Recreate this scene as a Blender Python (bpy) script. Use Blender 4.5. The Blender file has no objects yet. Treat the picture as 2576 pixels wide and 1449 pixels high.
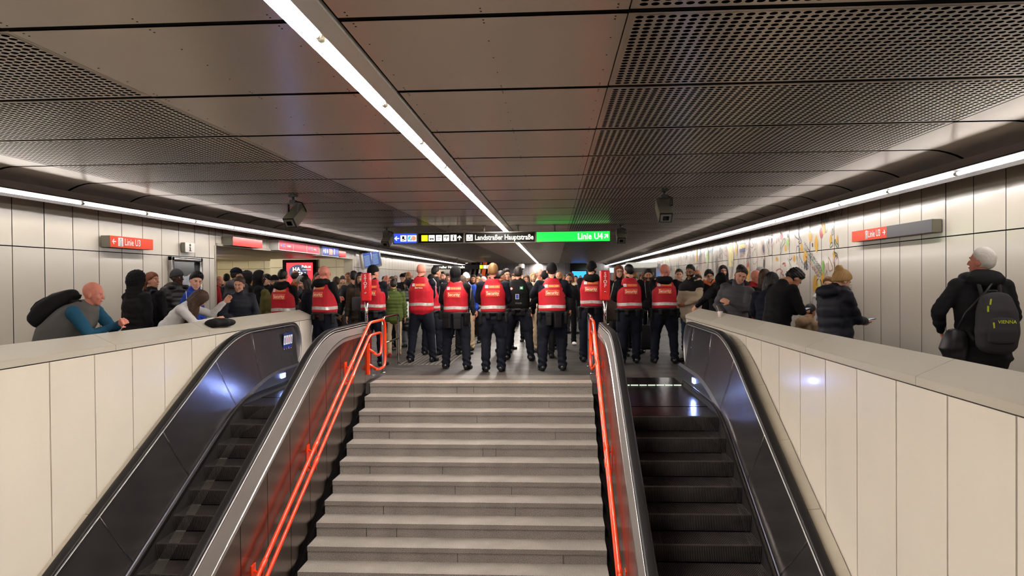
import bpy, bmesh, math, random
import numpy as np
from mathutils import Vector, Matrix, Quaternion
from mathutils.bvhtree import BVHTree
random.seed(7)
SC = bpy.context.scene
COL = SC.collection
PI = math.pi
R = math.radians
V = Vector
F = 1800.0; CW, CH = 2576, 1449
EYE = 1.60
YAW, PITCH, ROLL = math.atan(105.2/F), math.atan(20.6/F), 0.0082
CAMM = Matrix.Rotation(YAW, 3, 'Z') @ Matrix.Rotation(PI/2-PITCH, 3, 'X') @ Matrix.Rotation(-ROLL, 3, 'Z')

def ray(px, py):
    return CAMM @ V(((px-CW/2)/F, -(py-CH/2)/F, -1.0))
def at_y(px, py, Y):            # point of the pixel at depth Y
    d = ray(px, py); t = Y/d.y
    return V((d.x*t, Y, EYE+d.z*t))
def at_x(px, py, X):
    d = ray(px, py); t = X/d.x
    return V((X, d.y*t, EYE+d.z*t))

# ------------------------------------------------------------ materials
MATS = {}
def hexc(r, g, b):
    f = lambda c: ((c/255+.055)/1.055)**2.4 if c/255 > .04045 else c/255/12.92
    return (f(r), f(g), f(b), 1)
def mat(name, col=(.5,.5,.5,1), rough=.5, metal=0.0, emis=None, es=1.0, spec=.5, coat=0.0, aniso=0.0, noise=None, bump=None):
    if name in MATS: return MATS[name]
    m = bpy.data.materials.new(name); m.use_nodes = True
    nt = m.node_tree; b = nt.nodes['Principled BSDF']
    b.inputs['Base Color'].default_value = col
    b.inputs['Roughness'].default_value = rough
    b.inputs['Metallic'].default_value = metal
    b.inputs['Specular IOR Level'].default_value = spec
    b.inputs['Coat Weight'].default_value = coat
    b.inputs['Coat Roughness'].default_value = .08
    if emis:
        m.cycles.emission_sampling = 'NONE'
        b.inputs['Emission Color'].default_value = emis; b.inputs['Emission Strength'].default_value = es
    tc = None
    if noise or bump:
        tc = nt.nodes.new('ShaderNodeTexCoord')
    if noise:      # (scale, amount, detail, (sx,sy,sz))
        mp = nt.nodes.new('ShaderNodeMapping'); mp.inputs['Scale'].default_value = noise[3] if len(noise) > 3 else (1,1,1)
        n = nt.nodes.new('ShaderNodeTexNoise'); n.inputs['Scale'].default_value = noise[0]; n.inputs['Detail'].default_value = noise[2]
        mx = nt.nodes.new('ShaderNodeMixRGB'); mx.blend_type = 'MULTIPLY'; mx.inputs[0].default_value = 1
        rmp = nt.nodes.new('ShaderNodeMapRange'); rmp.inputs[1].default_value = .3; rmp.inputs[2].default_value = .7
        rmp.inputs[3].default_value = 1-noise[1]; rmp.inputs[4].default_value = 1+noise[1]*.6
        mx.inputs[1].default_value = col
        nt.links.new(tc.outputs['Object'], mp.inputs[0]); nt.links.new(mp.outputs[0], n.inputs['Vector'])
        nt.links.new(n.outputs[0], rmp.inputs[0]); nt.links.new(rmp.outputs[0], mx.inputs[2])
        nt.links.new(mx.outputs[0], b.inputs['Base Color'])
    if bump:       # (scale, strength, distance, (sx,sy,sz))
        mp = nt.nodes.new('ShaderNodeMapping'); mp.inputs['Scale'].default_value = bump[3] if len(bump) > 3 else (1,1,1)
        n = nt.nodes.new('ShaderNodeTexNoise'); n.inputs['Scale'].default_value = bump[0]; n.inputs['Detail'].default_value = 3
        bp = nt.nodes.new('ShaderNodeBump'); bp.inputs['Strength'].default_value = bump[1]; bp.inputs['Distance'].default_value = bump[2]
        nt.links.new(tc.outputs['Object'], mp.inputs[0]); nt.links.new(mp.outputs[0], n.inputs['Vector'])
        nt.links.new(n.outputs[0], bp.inputs['Height']); nt.links.new(bp.outputs[0], b.inputs['Normal'])
    MATS[name] = m
    return m
def emit(name, col, s):
    m = mat(name, (0.02,0.02,0.02,1), .4, emis=col, es=s)
    m.cycles.emission_sampling = 'FRONT_BACK' if s > 8 else 'NONE'
    return m

M_wall = mat('wall_enamel', hexc(226,216,200), .22, spec=.6, coat=.25, noise=(1.2,.03,2), bump=(1.4,.12,.02,(1,1,.5)))
M_wall2 = mat('passage_enamel', hexc(228,216,186), .3, spec=.5)
M_joint = mat('joint_dark', hexc(26,23,22), .8, spec=.1)
M_black = mat('shadow_gap_black', hexc(9,8,8), .9, spec=.05)
M_ceil = mat('ceiling_metal', hexc(212,199,184), .34, metal=.48, noise=(1.5,.05,3,(1,.3,1)))
M_fascia = mat('fascia_metal', hexc(120,108,104), .35, metal=.85)
M_steel = mat('brushed_steel', hexc(170,168,166), .28, metal=1.0, noise=(3,.10,4,(1,1,1)), bump=(40,.04,.002,(1,1,.05)))
M_steelpanel = mat('steel_panel', hexc(128,116,108), .24, metal=1.0, noise=(1.2,.12,3), bump=(2.2,.10,.01))
M_darksteel = mat('balustrade_steel', hexc(134,128,128), .24, metal=.88, noise=(1.6,.18,4), bump=(1.8,.18,.012))
M_skirt = mat('skirt_steel', hexc(78,78,88), .42, metal=.8, noise=(6,.2,4))
M_chrome = mat('bright_steel', hexc(215,212,208), .16, metal=1.0)
M_deck = mat('deck_steel', hexc(186,182,178), .36, metal=.8, noise=(2,.12,4,(1,.3,1)))
M_rubber = mat('handrail_rubber', hexc(16,13,14), .5, spec=.25)
M_step = mat('step_metal', hexc(122,114,110), .42, metal=.7, noise=(5,.35,4,(1,1,1)))
M_stepdark = mat('step_groove', hexc(40,37,36), .7, metal=.3)
M_plate = mat('floor_plate', hexc(66,62,64), .25, metal=.9, noise=(3,.2,3), bump=(60,.25,.003,(1,.04,1)))
M_cap = mat('parapet_cap', hexc(186,178,163), .38, spec=.5, noise=(1.5,.04,2))
M_orange = mat('orange_lacquer', hexc(250,66,16), .25, spec=.6, coat=.6)
M_stopred = mat('stop_red', hexc(214,24,30), .3, coat=.5)
M_white = mat('white_print', hexc(240,240,236), .5)
M_blackp = mat('black_print', hexc(14,14,16), .5)
M_grey = mat('sign_grey', hexc(92,90,92), .5)
M_signred = mat('sign_red', hexc(226,62,20), .4, emis=hexc(240,72,26), es=.08)
M_camgrey = mat('camera_housing', hexc(120,115,100), .5)
M_camdark = mat('camera_dark', hexc(30,28,26), .5)
M_glassblk = mat('lens_glass', hexc(8,8,10), .08)
M_tube = emit('tube_light', (1,.93,.86,1), 230)
M_tube2 = emit('side_tube_light', (1,.95,.92,1), 40)
M_trough = mat('trough_white', hexc(236,232,222), .35)
M_tubecap = mat('tube_cap', hexc(200,195,180), .4, metal=.5)

def granite():
    m = mat('granite', hexc(140,131,124), .6, spec=.3)
    nt = m.node_tree; b = nt.nodes['Principled BSDF']
    tc = nt.nodes.new('ShaderNodeTexCoord')
    n = nt.nodes.new('ShaderNodeTexNoise'); n.inputs['Scale'].default_value = 170; n.inputs['Detail'].default_value = 2
    rp = nt.nodes.new('ShaderNodeValToRGB'); e = rp.color_ramp.elements
    e[0].position = .34; e[0].color = hexc(62,57,54); e[1].position = .52; e[1].color = hexc(156,146,138)
    x = rp.color_ramp.elements.new(.7); x.color = hexc(196,188,180)
    n2 = nt.nodes.new('ShaderNodeTexNoise'); n2.inputs['Scale'].default_value = 2.2; n2.inputs['Detail'].default_value = 5
    mr = nt.nodes.new('ShaderNodeMapRange'); mr.inputs[1].default_value=.3; mr.inputs[2].default_value=.7; mr.inputs[3].default_value=.72; mr.inputs[4].default_value=1.05
    mx = nt.nodes.new('ShaderNodeMixRGB'); mx.blend_type='MULTIPLY'; mx.inputs[0].default_value=1
    nt.links.new(tc.outputs['Object'], n.inputs['Vector']); nt.links.new(n.outputs[0], rp.inputs[0])
    nt.links.new(tc.outputs['Object'], n2.inputs['Vector']); nt.links.new(n2.outputs[0], mr.inputs[0])
    nt.links.new(rp.outputs[0], mx.inputs[1]); nt.links.new(mr.outputs[0], mx.inputs[2]); nt.links.new(mx.outputs[0], b.inputs['Base Color'])
    return m
M_granite = granite()
def floormat():
    m = mat('floor_tiles', (.1,.1,.1,1), .3, spec=.4)
    nt = m.node_tree; b = nt.nodes['Principled BSDF']
    tc = nt.nodes.new('ShaderNodeTexCoord')
    br = nt.nodes.new('ShaderNodeTexBrick'); br.offset = 0.0; br.squash = 1
    br.inputs['Color1'].default_value = hexc(54,50,49); br.inputs['Color2'].default_value = hexc(70,65,62)
    br.inputs['Mortar'].default_value = hexc(44,40,38); br.inputs['Scale'].default_value = 1
    br.inputs['Mortar Size'].default_value = .006; br.inputs['Brick Width'].default_value = .6; br.inputs['Row Height'].default_value = .6
    n = nt.nodes.new('ShaderNodeTexNoise'); n.inputs['Scale'].default_value = 3; n.inputs['Detail'].default_value = 5
    mr = nt.nodes.new('ShaderNodeMapRange'); mr.inputs[1].default_value=.3; mr.inputs[2].default_value=.7; mr.inputs[3].default_value=.7; mr.inputs[4].default_value=1.1
    mx = nt.nodes.new('ShaderNodeMixRGB'); mx.blend_type='MULTIPLY'; mx.inputs[0].default_value=1
    mr2 = nt.nodes.new('ShaderNodeMapRange'); mr2.inputs[1].default_value=.3; mr2.inputs[2].default_value=.7; mr2.inputs[3].default_value=.4; mr2.inputs[4].default_value=.58
    L = nt.links.new
    L(tc.outputs['Object'], br.inputs['Vector']); L(tc.outputs['Object'], n.inputs['Vector']); L(n.outputs[0], mr.inputs[0]); L(n.outputs[0], mr2.inputs[0])
    L(br.outputs[0], mx.inputs[1]); L(mr.outputs[0], mx.inputs[2]); L(mx.outputs[0], b.inputs['Base Color']); L(mr2.outputs[0], b.inputs['Roughness'])
    bp = nt.nodes.new('ShaderNodeBump'); bp.inputs['Strength'].default_value=.06; bp.inputs['Distance'].default_value=.004
    n3 = nt.nodes.new('ShaderNodeTexNoise'); n3.inputs['Scale'].default_value = 5
    L(tc.outputs['Object'], n3.inputs['Vector']); L(n3.outputs[0], bp.inputs['Height']); L(bp.outputs[0], b.inputs['Normal'])
    return m
M_floor = floormat()
def perfmat():
    m = mat('perforated_metal', hexc(216,204,188), .34, metal=.5)
    nt = m.node_tree; b = nt.nodes['Principled BSDF']; L = nt.links.new
    uv = nt.nodes.new('ShaderNodeUVMap'); uv.uv_map = 'UVMap'
    sep = nt.nodes.new('ShaderNodeSeparateXYZ'); L(uv.outputs[0], sep.inputs[0])
    def mth(op, a, bb=None):
        n = nt.nodes.new('ShaderNodeMath'); n.operation = op
        for i, v in enumerate((a, bb)):
            if v is None: continue
            if isinstance(v, (int, float)): n.inputs[i].default_value = v
            else: L(v, n.inputs[i])
        return n.outputs[0]
    fx = mth('SUBTRACT', mth('FRACT', sep.outputs[0]), .5); fy = mth('SUBTRACT', mth('FRACT', sep.outputs[1]), .5)
    d2 = mth('ADD', mth('MULTIPLY', fx, fx), mth('MULTIPLY', fy, fy))
    hole = mth('LESS_THAN', d2, .135)
    d = nt.nodes.new('ShaderNodeBsdfDiffuse'); d.inputs[0].default_value = (.004,.003,.003,1)
    mx = nt.nodes.new('ShaderNodeMixShader'); out = nt.nodes['Material Output']
    L(hole, mx.inputs[0]); L(b.outputs[0], mx.inputs[1]); L(d.outputs[0], mx.inputs[2]); L(mx.outputs[0], out.inputs[0])
    return m
M_perf = perfmat()
for m_ in (M_ceil, M_perf):      # the sheets are brushed across the hall, so highlights stretch along it
    nt_ = m_.node_tree; b_ = nt_.nodes['Principled BSDF']; cx_ = nt_.nodes.new('ShaderNodeCombineXYZ'); cx_.inputs[1].default_value = 1
    b_.inputs['Anisotropic'].default_value = .85; nt_.links.new(cx_.outputs[0], b_.inputs['Tangent'])

# ------------------------------------------------------------ mesh helpers
class MB:
    def __init__(s): s.v = []; s.f = []; s.mi = []; s.sm = []
    def add(s, verts, faces, mi=0, smooth=False):
        b = len(s.v); s.v += [tuple(v) for v in verts]
        for f in faces: s.f.append(tuple(b+i for i in f)); s.mi.append(mi); s.sm.append(smooth)
        return s
    def box(s, x0, x1, y0, y1, z0, z1, mi=0):
        vs = [(x,y,z) for x in (x0,x1) for y in (y0,y1) for z in (z0,z1)]
        return s.add(vs, [(0,1,3,2),(4,6,7,5),(0,4,5,1),(2,3,7,6),(0,2,6,4),(1,5,7,3)], mi)
    def obox(s, c, size, rot=None, mi=0):      # oriented box
        hx,hy,hz = [a/2 for a in size]; m = rot or Matrix.Identity(3)
        vs = [V(c)+m@V((x,y,z)) for x in (-hx,hx) for y in (-hy,hy) for z in (-hz,hz)]
        return s.add(vs, [(0,1,3,2),(4,6,7,5),(0,4,5,1),(2,3,7,6),(0,2,6,4),(1,5,7,3)], mi)
    def rbox(s, c, size, r=.01, rot=None, mi=0, n=3):    # rounded box via superellipse-like grid
        bm = bmesh.new(); bmesh.ops.create_cube(bm, size=1)
        bmesh.ops.scale(bm, vec=size, verts=bm.verts)
        bmesh.ops.bevel(bm, geom=bm.edges[:], offset=min(r, min(size)*.49), segments=n, affect='EDGES', profile=.5)
        m = rot or Matrix.Identity(3)
        bm.verts.index_update()
        s.add([V(c)+m@v.co for v in bm.verts], [[v.index for v in f.verts] for f in bm.faces], mi, True); bm.free(); return s
    def quad(s, a, b, c, d, mi=0): return s.add([a,b,c,d], [(0,1,2,3)], mi)
    def tube(s, pts, r, n=10, mi=0, cap=True, smooth=True):
        pts = [V(p) for p in pts]
        rr = r if isinstance(r, (list, tuple)) else [r]*len(pts)
        vs = []; up = None
        for i, p in enumerate(pts):
            t = (pts[min(i+1,len(pts)-1)]-pts[max(i-1,0)]).normalized()
            if up is None: up = t.orthogonal().normalized()
            up = (up - t*up.dot(t)).normalized(); w = t.cross(up)
            for k in range(n):
                a = 2*PI*k/n; vs.append(p+(up*math.cos(a)+w*math.sin(a))*rr[i])
        fs = [(i*n+k, i*n+(k+1)%n, (i+1)*n+(k+1)%n, (i+1)*n+k) for i in range(len(pts)-1) for k in range(n)]
        if cap: fs += [tuple(range(n))[::-1], tuple((len(pts)-1)*n+k for k in range(n))]
        return s.add(vs, fs, mi, smooth)
    def sweep(s, rings, mi=0, closed=True, cap=True, smooth=False):
        n = len(rings[0]); vs = [p for r_ in rings for p in r_]
        kk = n if closed else n-1
        fs = [(i*n+k, i*n+(k+1)%n, (i+1)*n+(k+1)%n, (i+1)*n+k) for i in range(len(rings)-1) for k in range(kk)]
        if cap and closed: fs += [tuple(range(n))[::-1], tuple((len(rings)-1)*n+k for k in range(n))]
        return s.add(vs, fs, mi, smooth)
    def disc(s, c, r, axis='z', n=16, mi=0, rz=None):
        rz = rz or r; vs = []
        for k in range(n):
            a = 2*PI*k/n; u, w = r*math.cos(a), rz*math.sin(a)
            vs.append({'z':(c[0]+u,c[1]+w,c[2]), 'y':(c[0]+u,c[1],c[2]+w), 'x':(c[0],c[1]+u,c[2]+w)}[axis])
        return s.add(vs, [tuple(range(n))], mi)
    def prism(s, poly, axis, a0, a1, mi=0):   # poly 2-D in the other two axes
        def P(u, w, t): return {'x':(t,u,w), 'y':(u,t,w), 'z':(u,w,t)}[axis]
        n = len(poly); vs = [P(u,w,a0) for u,w in poly]+[P(u,w,a1) for u,w in poly]
        fs = [tuple(range(n)), tuple(range(n,2*n))[::-1]]+[(k,(k+1)%n,n+(k+1)%n,n+k) for k in range(n)]
        return s.add(vs, fs, mi)
    def mesh(s, name):
        me = bpy.data.meshes.new(name); me.from_pydata(s.v, [], s.f)
        me.polygons.foreach_set('material_index', s.mi); me.polygons.foreach_set('use_smooth', s.sm); me.update()
        return me
    def build(s, name, mats, parent=None, fix=True, **kw):
        me = s.mesh(name)
        if fix:
            bm = bmesh.new(); bm.from_mesh(me); bmesh.ops.recalc_face_normals(bm, faces=bm.faces); bm.to_mesh(me); bm.free()
        return link(name, me, mats, parent, **kw)
def link(name, me, mats=None, parent=None, label=None, cat=None, group=None, kind=None):
    o = bpy.data.objects.new(name, me); COL.objects.link(o)
    if mats is not None:
        for m in (mats if isinstance(mats, (list, tuple)) else [mats]): me.materials.append(m)
    if parent: o.parent = parent
    return tag(o, label, cat, group, kind)
def tag(o, label=None, cat=None, group=None, kind=None):
    for k, v in (('label',label),('category',cat),('group',group),('kind',kind)):
        if v: o[k] = v
    return o
def empty(name, loc=(0,0,0), rz=0, label=None, cat=None, group=None, scale=1):
    o = bpy.data.objects.new(name, None); COL.objects.link(o); o.location = loc; o.rotation_euler = (0,0,rz); o.scale = (scale,)*3
    o.empty_display_size = .1
    return tag(o, label, cat, group)
def struct(mb, name, mats, parent=None): return mb.build(name, mats, parent, kind='structure')
def smoothstep(a, b, x): t = np.clip((x-a)/(b-a), 0, 1); return t*t*(3-2*t)

# text as flat mesh coordinates (x right, y up), centred or left aligned
_TX = {}
def text_geo(s, size=1.0, align='CENTER'):
    k = (s, align)
    if k not in _TX:
        cu = bpy.data.curves.new('t', 'FONT'); cu.body = s; cu.size = 1; cu.align_x = align; cu.align_y = 'CENTER'; cu.resolution_u = 2; cu.offset = .012
        o = bpy.data.objects.new('t', cu); COL.objects.link(o)
        me = bpy.data.meshes.new_from_object(o.evaluated_get(bpy.context.evaluated_depsgraph_get()))
        _TX[k] = ([tuple(v.co) for v in me.vertices], [tuple(p.vertices) for p in me.polygons])
        bpy.data.objects.remove(o); bpy.data.curves.remove(cu); bpy.data.meshes.remove(me)
    vs, fs = _TX[k]
    return [(x*size, y*size) for x, y, z in vs], fs
def put_text(mb, s, size, org, ux, uy, mi=0, align='CENTER', sx=1.0):
    vs, fs = text_geo(s, size, align); org, ux, uy = V(org), V(ux), V(uy)
    mb.add([org+ux*(x*sx)+uy*y for x, y in vs], fs, mi); return mb
def put_poly(mb, pts, org, ux, uy, mi=0):
    org, ux, uy = V(org), V(ux), V(uy)
    mb.add([org+ux*x+uy*y for x, y in pts], [tuple(range(len(pts)))], mi); return mb
def put_rect(mb, x0, x1, y0, y1, org, ux, uy, mi=0): return put_poly(mb, [(x0,y0),(x1,y0),(x1,y1),(x0,y1)], org, ux, uy, mi)
def put_disc(mb, cx, cy, r, org, ux, uy, mi=0, n=14, ry=None):
    ry = ry or r
    return put_poly(mb, [(cx+r*math.cos(2*PI*k/n), cy+ry*math.sin(2*PI*k/n)) for k in range(n)], org, ux, uy, mi)
def put_arrow(mb, cx, cy, s, ang, org, ux, uy, mi=0):
    c, sn = math.cos(ang), math.sin(ang); rt = lambda x, y: (cx+s*(x*c-y*sn), cy+s*(x*sn+y*c))
    put_poly(mb, [rt(*p) for p in ((-.5,-.09),(.3,-.09),(.3,.09),(-.5,.09))], org, ux, uy, mi)
    for q in (1,-1):
        pp = [rt(.5,0), rt(.05,.45*q), rt(-.1,.34*q), rt(.25,0)]
        put_poly(mb, pp, org, ux, uy, mi)

# ------------------------------------------------------------ camera, world
cam = bpy.data.cameras.new('camera'); camo = bpy.data.objects.new('camera', cam); COL.objects.link(camo)
cam.sensor_width = 36; cam.lens = F/CW*36; cam.clip_start = .05; cam.clip_end = 300
camo.matrix_world = Matrix.Translation((0,0,EYE)) @ CAMM.to_4x4()
SC.camera = camo
w = bpy.data.worlds.new('world'); SC.world = w; w.use_nodes = True
w.node_tree.nodes['Background'].inputs[0].default_value = (.6,.5,.42,1); w.node_tree.nodes['Background'].inputs[1].default_value = .02
vs_ = SC.view_settings; vs_.view_transform = 'Standard'; vs_.look = 'None'; vs_.gamma = 1; vs_.use_curve_mapping = False; vs_.exposure = .25
SC.cycles.max_bounces = 5; SC.cycles.diffuse_bounces = 3; SC.cycles.glossy_bounces = 3; SC.cycles.transmission_bounces = 2
SC.cycles.use_light_tree = False; SC.cycles.sample_clamp_indirect = 6; SC.cycles.use_denoising = True; SC.cycles.caustics_reflective = False; SC.cycles.caustics_refractive = False
SC.cycles.use_adaptive_sampling = True; SC.cycles.adaptive_threshold = .04

# ------------------------------------------------------------ the setting
XL, XR = -7.11, 4.94          # hall walls
CZ = 2.92                     # ceiling
YB, YF = -3.5, 58.0           # back (behind the camera) and far end
PXL, PXR = -4.285, 2.187      # parapet faces
YTOP = 11.05                  # stair top edge
SL = .5108                    # slope of stairs and escalators
YPL = 12.46; YPR = 12.07      # parapet ends
YDOWN = -1.2                  # the well's near end

def bulged_wall(name, X, sgn, y0, y1, step, zs, phase, mt, skip=None, amp=.0035):
    """wall of enamelled panels facing sgn (+1 faces +x); joints are real grooves"""
    mb = MB(); g = .007
    k0 = math.floor((y0-phase)/step); y = phase+k0*step
    rnd = random.Random(3)
    while y < y1:
        a, b = max(y, y0)+g, min(y+step, y1)-g
        if b-a > .02:
            for z0, z1 in zs:
                if skip and skip((a+b)/2, (z0+z1)/2): continue
                tz, ty = rnd.uniform(-.0022,.0022), rnd.uniform(-.003,.003)
                nu, nv = 8, 6; vs = []
                for j in range(nv+1):
                    for i in range(nu+1):
                        u, v = i/nu, j/nv
                        bl = amp*(1-(2*u-1)**4)*(.4+.6*(1-(2*v-1)**6)) + tz*(v-.5)+ty*(u-.5)
                        vs.append((X+sgn*bl, a+(b-a)*u, z0+g+(z1-z0-2*g)*v))
                mb.add(vs, [(j*(nu+1)+i, j*(nu+1)+i+1, (j+1)*(nu+1)+i+1, (j+1)*(nu+1)+i) for j in range(nv) for i in range(nu)], 0, True)
        y += step
    mb.box(X-sgn*.02, X-sgn*.12, y0, y1, zs[0][0], zs[-1][1], 1) if skip is None else None
    return mb
OPY0, OPY1, OPZ = 14.7, 25.0, 2.37          # opening of the side passage in the left wall
zrows = [(0.0,2.1),(2.1,3.3)]
def skipL(y, z): return OPY0 < y < OPY1 and z < 2.2
# left wall, with the header over the opening
mb = bulged_wall('w', XL, 1, YB, OPY0, .6, zrows, 7.11*1800/1182.8/1.0-.6*10, M_wall)
m2 = bulged_wall('w', XL, 1, OPY1, YF-6, .6, zrows, 10.82, M_wall)
m3 = bulged_wall('w', XL, 1, OPY0, OPY1, .6, [(OPZ+.05,3.3)], 10.82, M_wall)
for q in (m2, m3): mb.add(q.v, q.f, 0, True); mb.mi[-len(q.f):] = q.mi; mb.sm[-len(q.f):] = q.sm
mb.box(XL-.3, XL+.04, OPY0, OPY1, OPZ, OPZ+.05, 2)
mb.box(XL-.3, XL+.012, OPY0-.07, OPY0, 0, OPZ, 2); mb.box(XL-.3, XL+.012, OPY1-.06, OPY1+.07, 0, OPZ, 2)
struct(mb, 'wall_left', [M_wall, M_joint, M_cap])
mb = bulged_wall('w', XR, -1, YB, YF, .6, zrows, 4.94*1800/720.9-.6*20, M_wall)
struct(mb, 'wall_right', [M_wall, M_joint])
mb = MB(); 
for i in range(22):
    x0 = XL-.3+i*.6
    for z0, z1 in zrows: mb.box(x0+.008, x0+.592, YF, YF+.03, z0+.006, z1-.006, 0)
mb.box(XL-1, XR+.5, YF+.03, YF+.2, 0, 3.3, 1)
struct(mb, 'wall_far', [mat('far_wall', hexc(150,146,148), .35), M_joint])
mb = MB(); mb.box(XL-.2, XR+.2, YB-.2, YB, -4.6, 3.3); struct(mb, 'wall_back', [mat('back_wall', hexc(150,142,132), .5)])
# closing of the left wall past Y=52: opens to the escalator bay
mb = MB(); mb.box(-13.2, -13.0, 12.9, YF, 0, 3.3); mb.box(-13.0, XL-.12, YF-6.2, YF-6, 0, 3.3); mb.box(-13.0, XL-.12, 12.9, 13.1, 0, 3.0)
struct(mb, 'wall_bay', [M_wall2])

# floors: the concourse is a slab round the stair well
mb = MB()
mb.box(PXL-.35, PXR+.35, YTOP+.345, YF, -.3, 0); mb.box(PXL-.35, -2.9, YTOP+.01, YTOP+.345, -.3, 0); mb.box(.59, PXR+.35, YTOP+.01, YTOP+.345, -.3, 0); mb.box(-13.2, PXL-.35, YB, YF, -.3, 0); mb.box(PXR+.35, XR+.2, YB, YF, -.3, 0)
mb.box(PXL-.35, PXR+.35, YB, YDOWN-2.0, -.3, 0.0)
struct(mb, 'floor', [M_floor])
mb = MB(); mb.box(PXL-.1, PXR+.1, YDOWN-2.3, 6, -4.75, -4.6); struct(mb, 'floor_lower', [M_floor])
mb = MB(); mb.box(-2.89,.58, YTOP+.35, YTOP+.47, 0, .002); mb.box(-2.89,.58, YTOP+.49, YTOP+.90, 0, .002)
struct(mb, 'trim_1', [mat('landing_stone', hexc(104,95,88), .45, noise=(60,.25,3))])
mb = MB()
for i in range(12):
    x = -2.95+i*.085
    mb.box(x, x+.035, 13.4, 30, 0, .004)
struct(mb, 'trim_2', [mat('tactile_strip', hexc(112,106,99), .5)])

# ceiling: strips of panels, gaps between them black
YC0 = 3.574; PL = 1.385; GP = .056
cols = [(-5.62,-2.84,1),(-2.84,-1.345,0),(-1.075,.38,0),(.38,3.44,1)]
mb = MB(); uvs = []
def cpanel(x0, x1, y0, y1, perf):
    g = .004
    if perf:
        # border, then the perforated field as its own quad
        mgx, mgy = .035, .03
        mb.box(x0+g, x1-g, y0, y1, CZ+.002, CZ+.02, 0)
        mb.quad((x0+mgx,y0+mgy,CZ), (x0+mgx,y1-mgy,CZ), (x1-mgx,y1-mgy,CZ), (x1-mgx,y0+mgy,CZ), 1)
    else:
        mb.box(x0+g, x1-g, y0, y1, CZ, CZ+.02, 0)
k = -5
while YC0+k*PL < YF:
    y0 = YC0+k*PL+GP/2; y1 = y0+PL-GP
    for x0, x1, p in cols: cpanel(x0, x1, y0, y1, p)
    # outer plain panels curve down to the light fascia
    for s, xa, xb in ((-1,-5.62,-6.40),(1,3.44,4.27)):
        pr = []
        for t in range(11):
            u = t/10; x = xa+s*.004+(xb-xa)*u
            pr.append((x, CZ-.10*max(0,(u-.55)/.45)**2.0))
        vs = [(x,y0,z) for x,z in pr]+[(x,y1,z) for x,z in pr]
        mb.add(vs, [(i,i+1,11+i+1,11+i) for i in range(10)], 0, True)
    mb.box(-6.38, -1.345, y0-GP-.004, y0+.004, CZ+.006, CZ+.03, 2); mb.box(-1.075, 4.25, y0-GP-.004, y0+.004, CZ+.006, CZ+.03, 2)
    # screw dots
    if k < 6:
        for x0, x1, p in cols:
            if p: continue
            for xx in (x0+.06, (x0+x1)/2, x1-.06):
                for yy in (y0+.03, y0+.07, y0+.35, y0+.65, y0+.95, y1-.07, y1-.03):
                    mb.box(xx-.004, xx+.004, yy-.004, yy+.004, CZ-.0015, CZ, 2)
    k += 1
mb.box(XL-.2, XR+.2, YB, YF, CZ+.06, CZ+.1, 2)
me = mb.mesh('ceiling'); uvl = me.uv_layers.new(name='UVMap')
for p in me.polygons:
    if p.material_index == 1:
        for li, vi in zip(p.loop_indices, p.vertices):
            pass
P_ = .0552
for p in me.polygons:
    if p.material_index != 1: continue
    xs = [me.vertices[v].co.x for v in p.vertices]; ys = [me.vertices[v].co.y for v in p.vertices]
    x0, y0, x1, y1 = min(xs), min(ys), max(xs), max(ys); nx, ny = round((x1-x0)/.0552), round((y1-y0)/.0552)
    for li, vi in zip(p.loop_indices, p.vertices):
        c = me.vertices[vi].co; uvl.data[li].uv = ((c.x-x0)/(x1-x0)*nx, (c.y-y0)/(y1-y0)*ny)
link('ceiling', me, [M_ceil, M_perf, M_black], kind='structure')

# side light coves: fascia and a shade above the tubes
for nm, X, s in (('trim_3',-6.40,-1),('trim_4',4.27,1)):
    mb = MB()
    mb.box(min(X,X+s*.02), max(X,X+s*.02), YB, YF-(6 if s<0 else 0), 2.715, CZ-.095)
    ye = YF-(6 if s<0 else 0)
    mb.box(min(X-s*.08,X+s*.15), max(X-s*.08,X+s*.15), YB, ye, 2.71, 2.725, 1)
    mb.box(min(X+s*.13,X+s*.15), max(X+s*.13,X+s*.15), YB, ye, 2.650, CZ+.05, 1)
    struct(mb, nm, [M_fascia, mat('fixture_shade', hexc(52,48,46), .7, spec=.2)])
TUBES = []
def tube_light(name, x, z, y0, L, m, r, label, group):
    root = empty(name, (x, y0, z), label=label, cat='light', group=group)
    if not TUBES or TUBES[-1][0] != name:
        a = MB(); a.tube([(0,.03,0),(0,L-.03,0)], r, 6); a1 = a.mesh('glowing_tube'); a1.materials.append(m)
        b = MB(); b.tube([(0,0,0),(0,.032,0)], r*.9, 10); b1 = b.mesh('end_cap'); b1.materials.append(M_tubecap)
        TUBES.append((name, a1, b1))
    link('glowing_tube', TUBES[-1][1], None, root); link('end_cap', TUBES[-1][2], None, root); c2 = link('end_cap', TUBES[-1][2], None, root); c2.location = (0, L-.032, 0)
y = -2.9
while y < 51:
    tube_light('left_wall_light', -6.385, 2.685, y, 1.52, M_tube2, .02, 'one of the tubes in the continuous light line along the left wall', 'light tubes along the left wall'); y += 1.535
y = -2.9
while y < 57:
    tube_light('right_wall_light', 4.255, 2.68, y, 1.52, M_tube2, .02, 'one of the tubes in the continuous light line along the right wall', 'light tubes along the right wall'); y += 1.535
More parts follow.
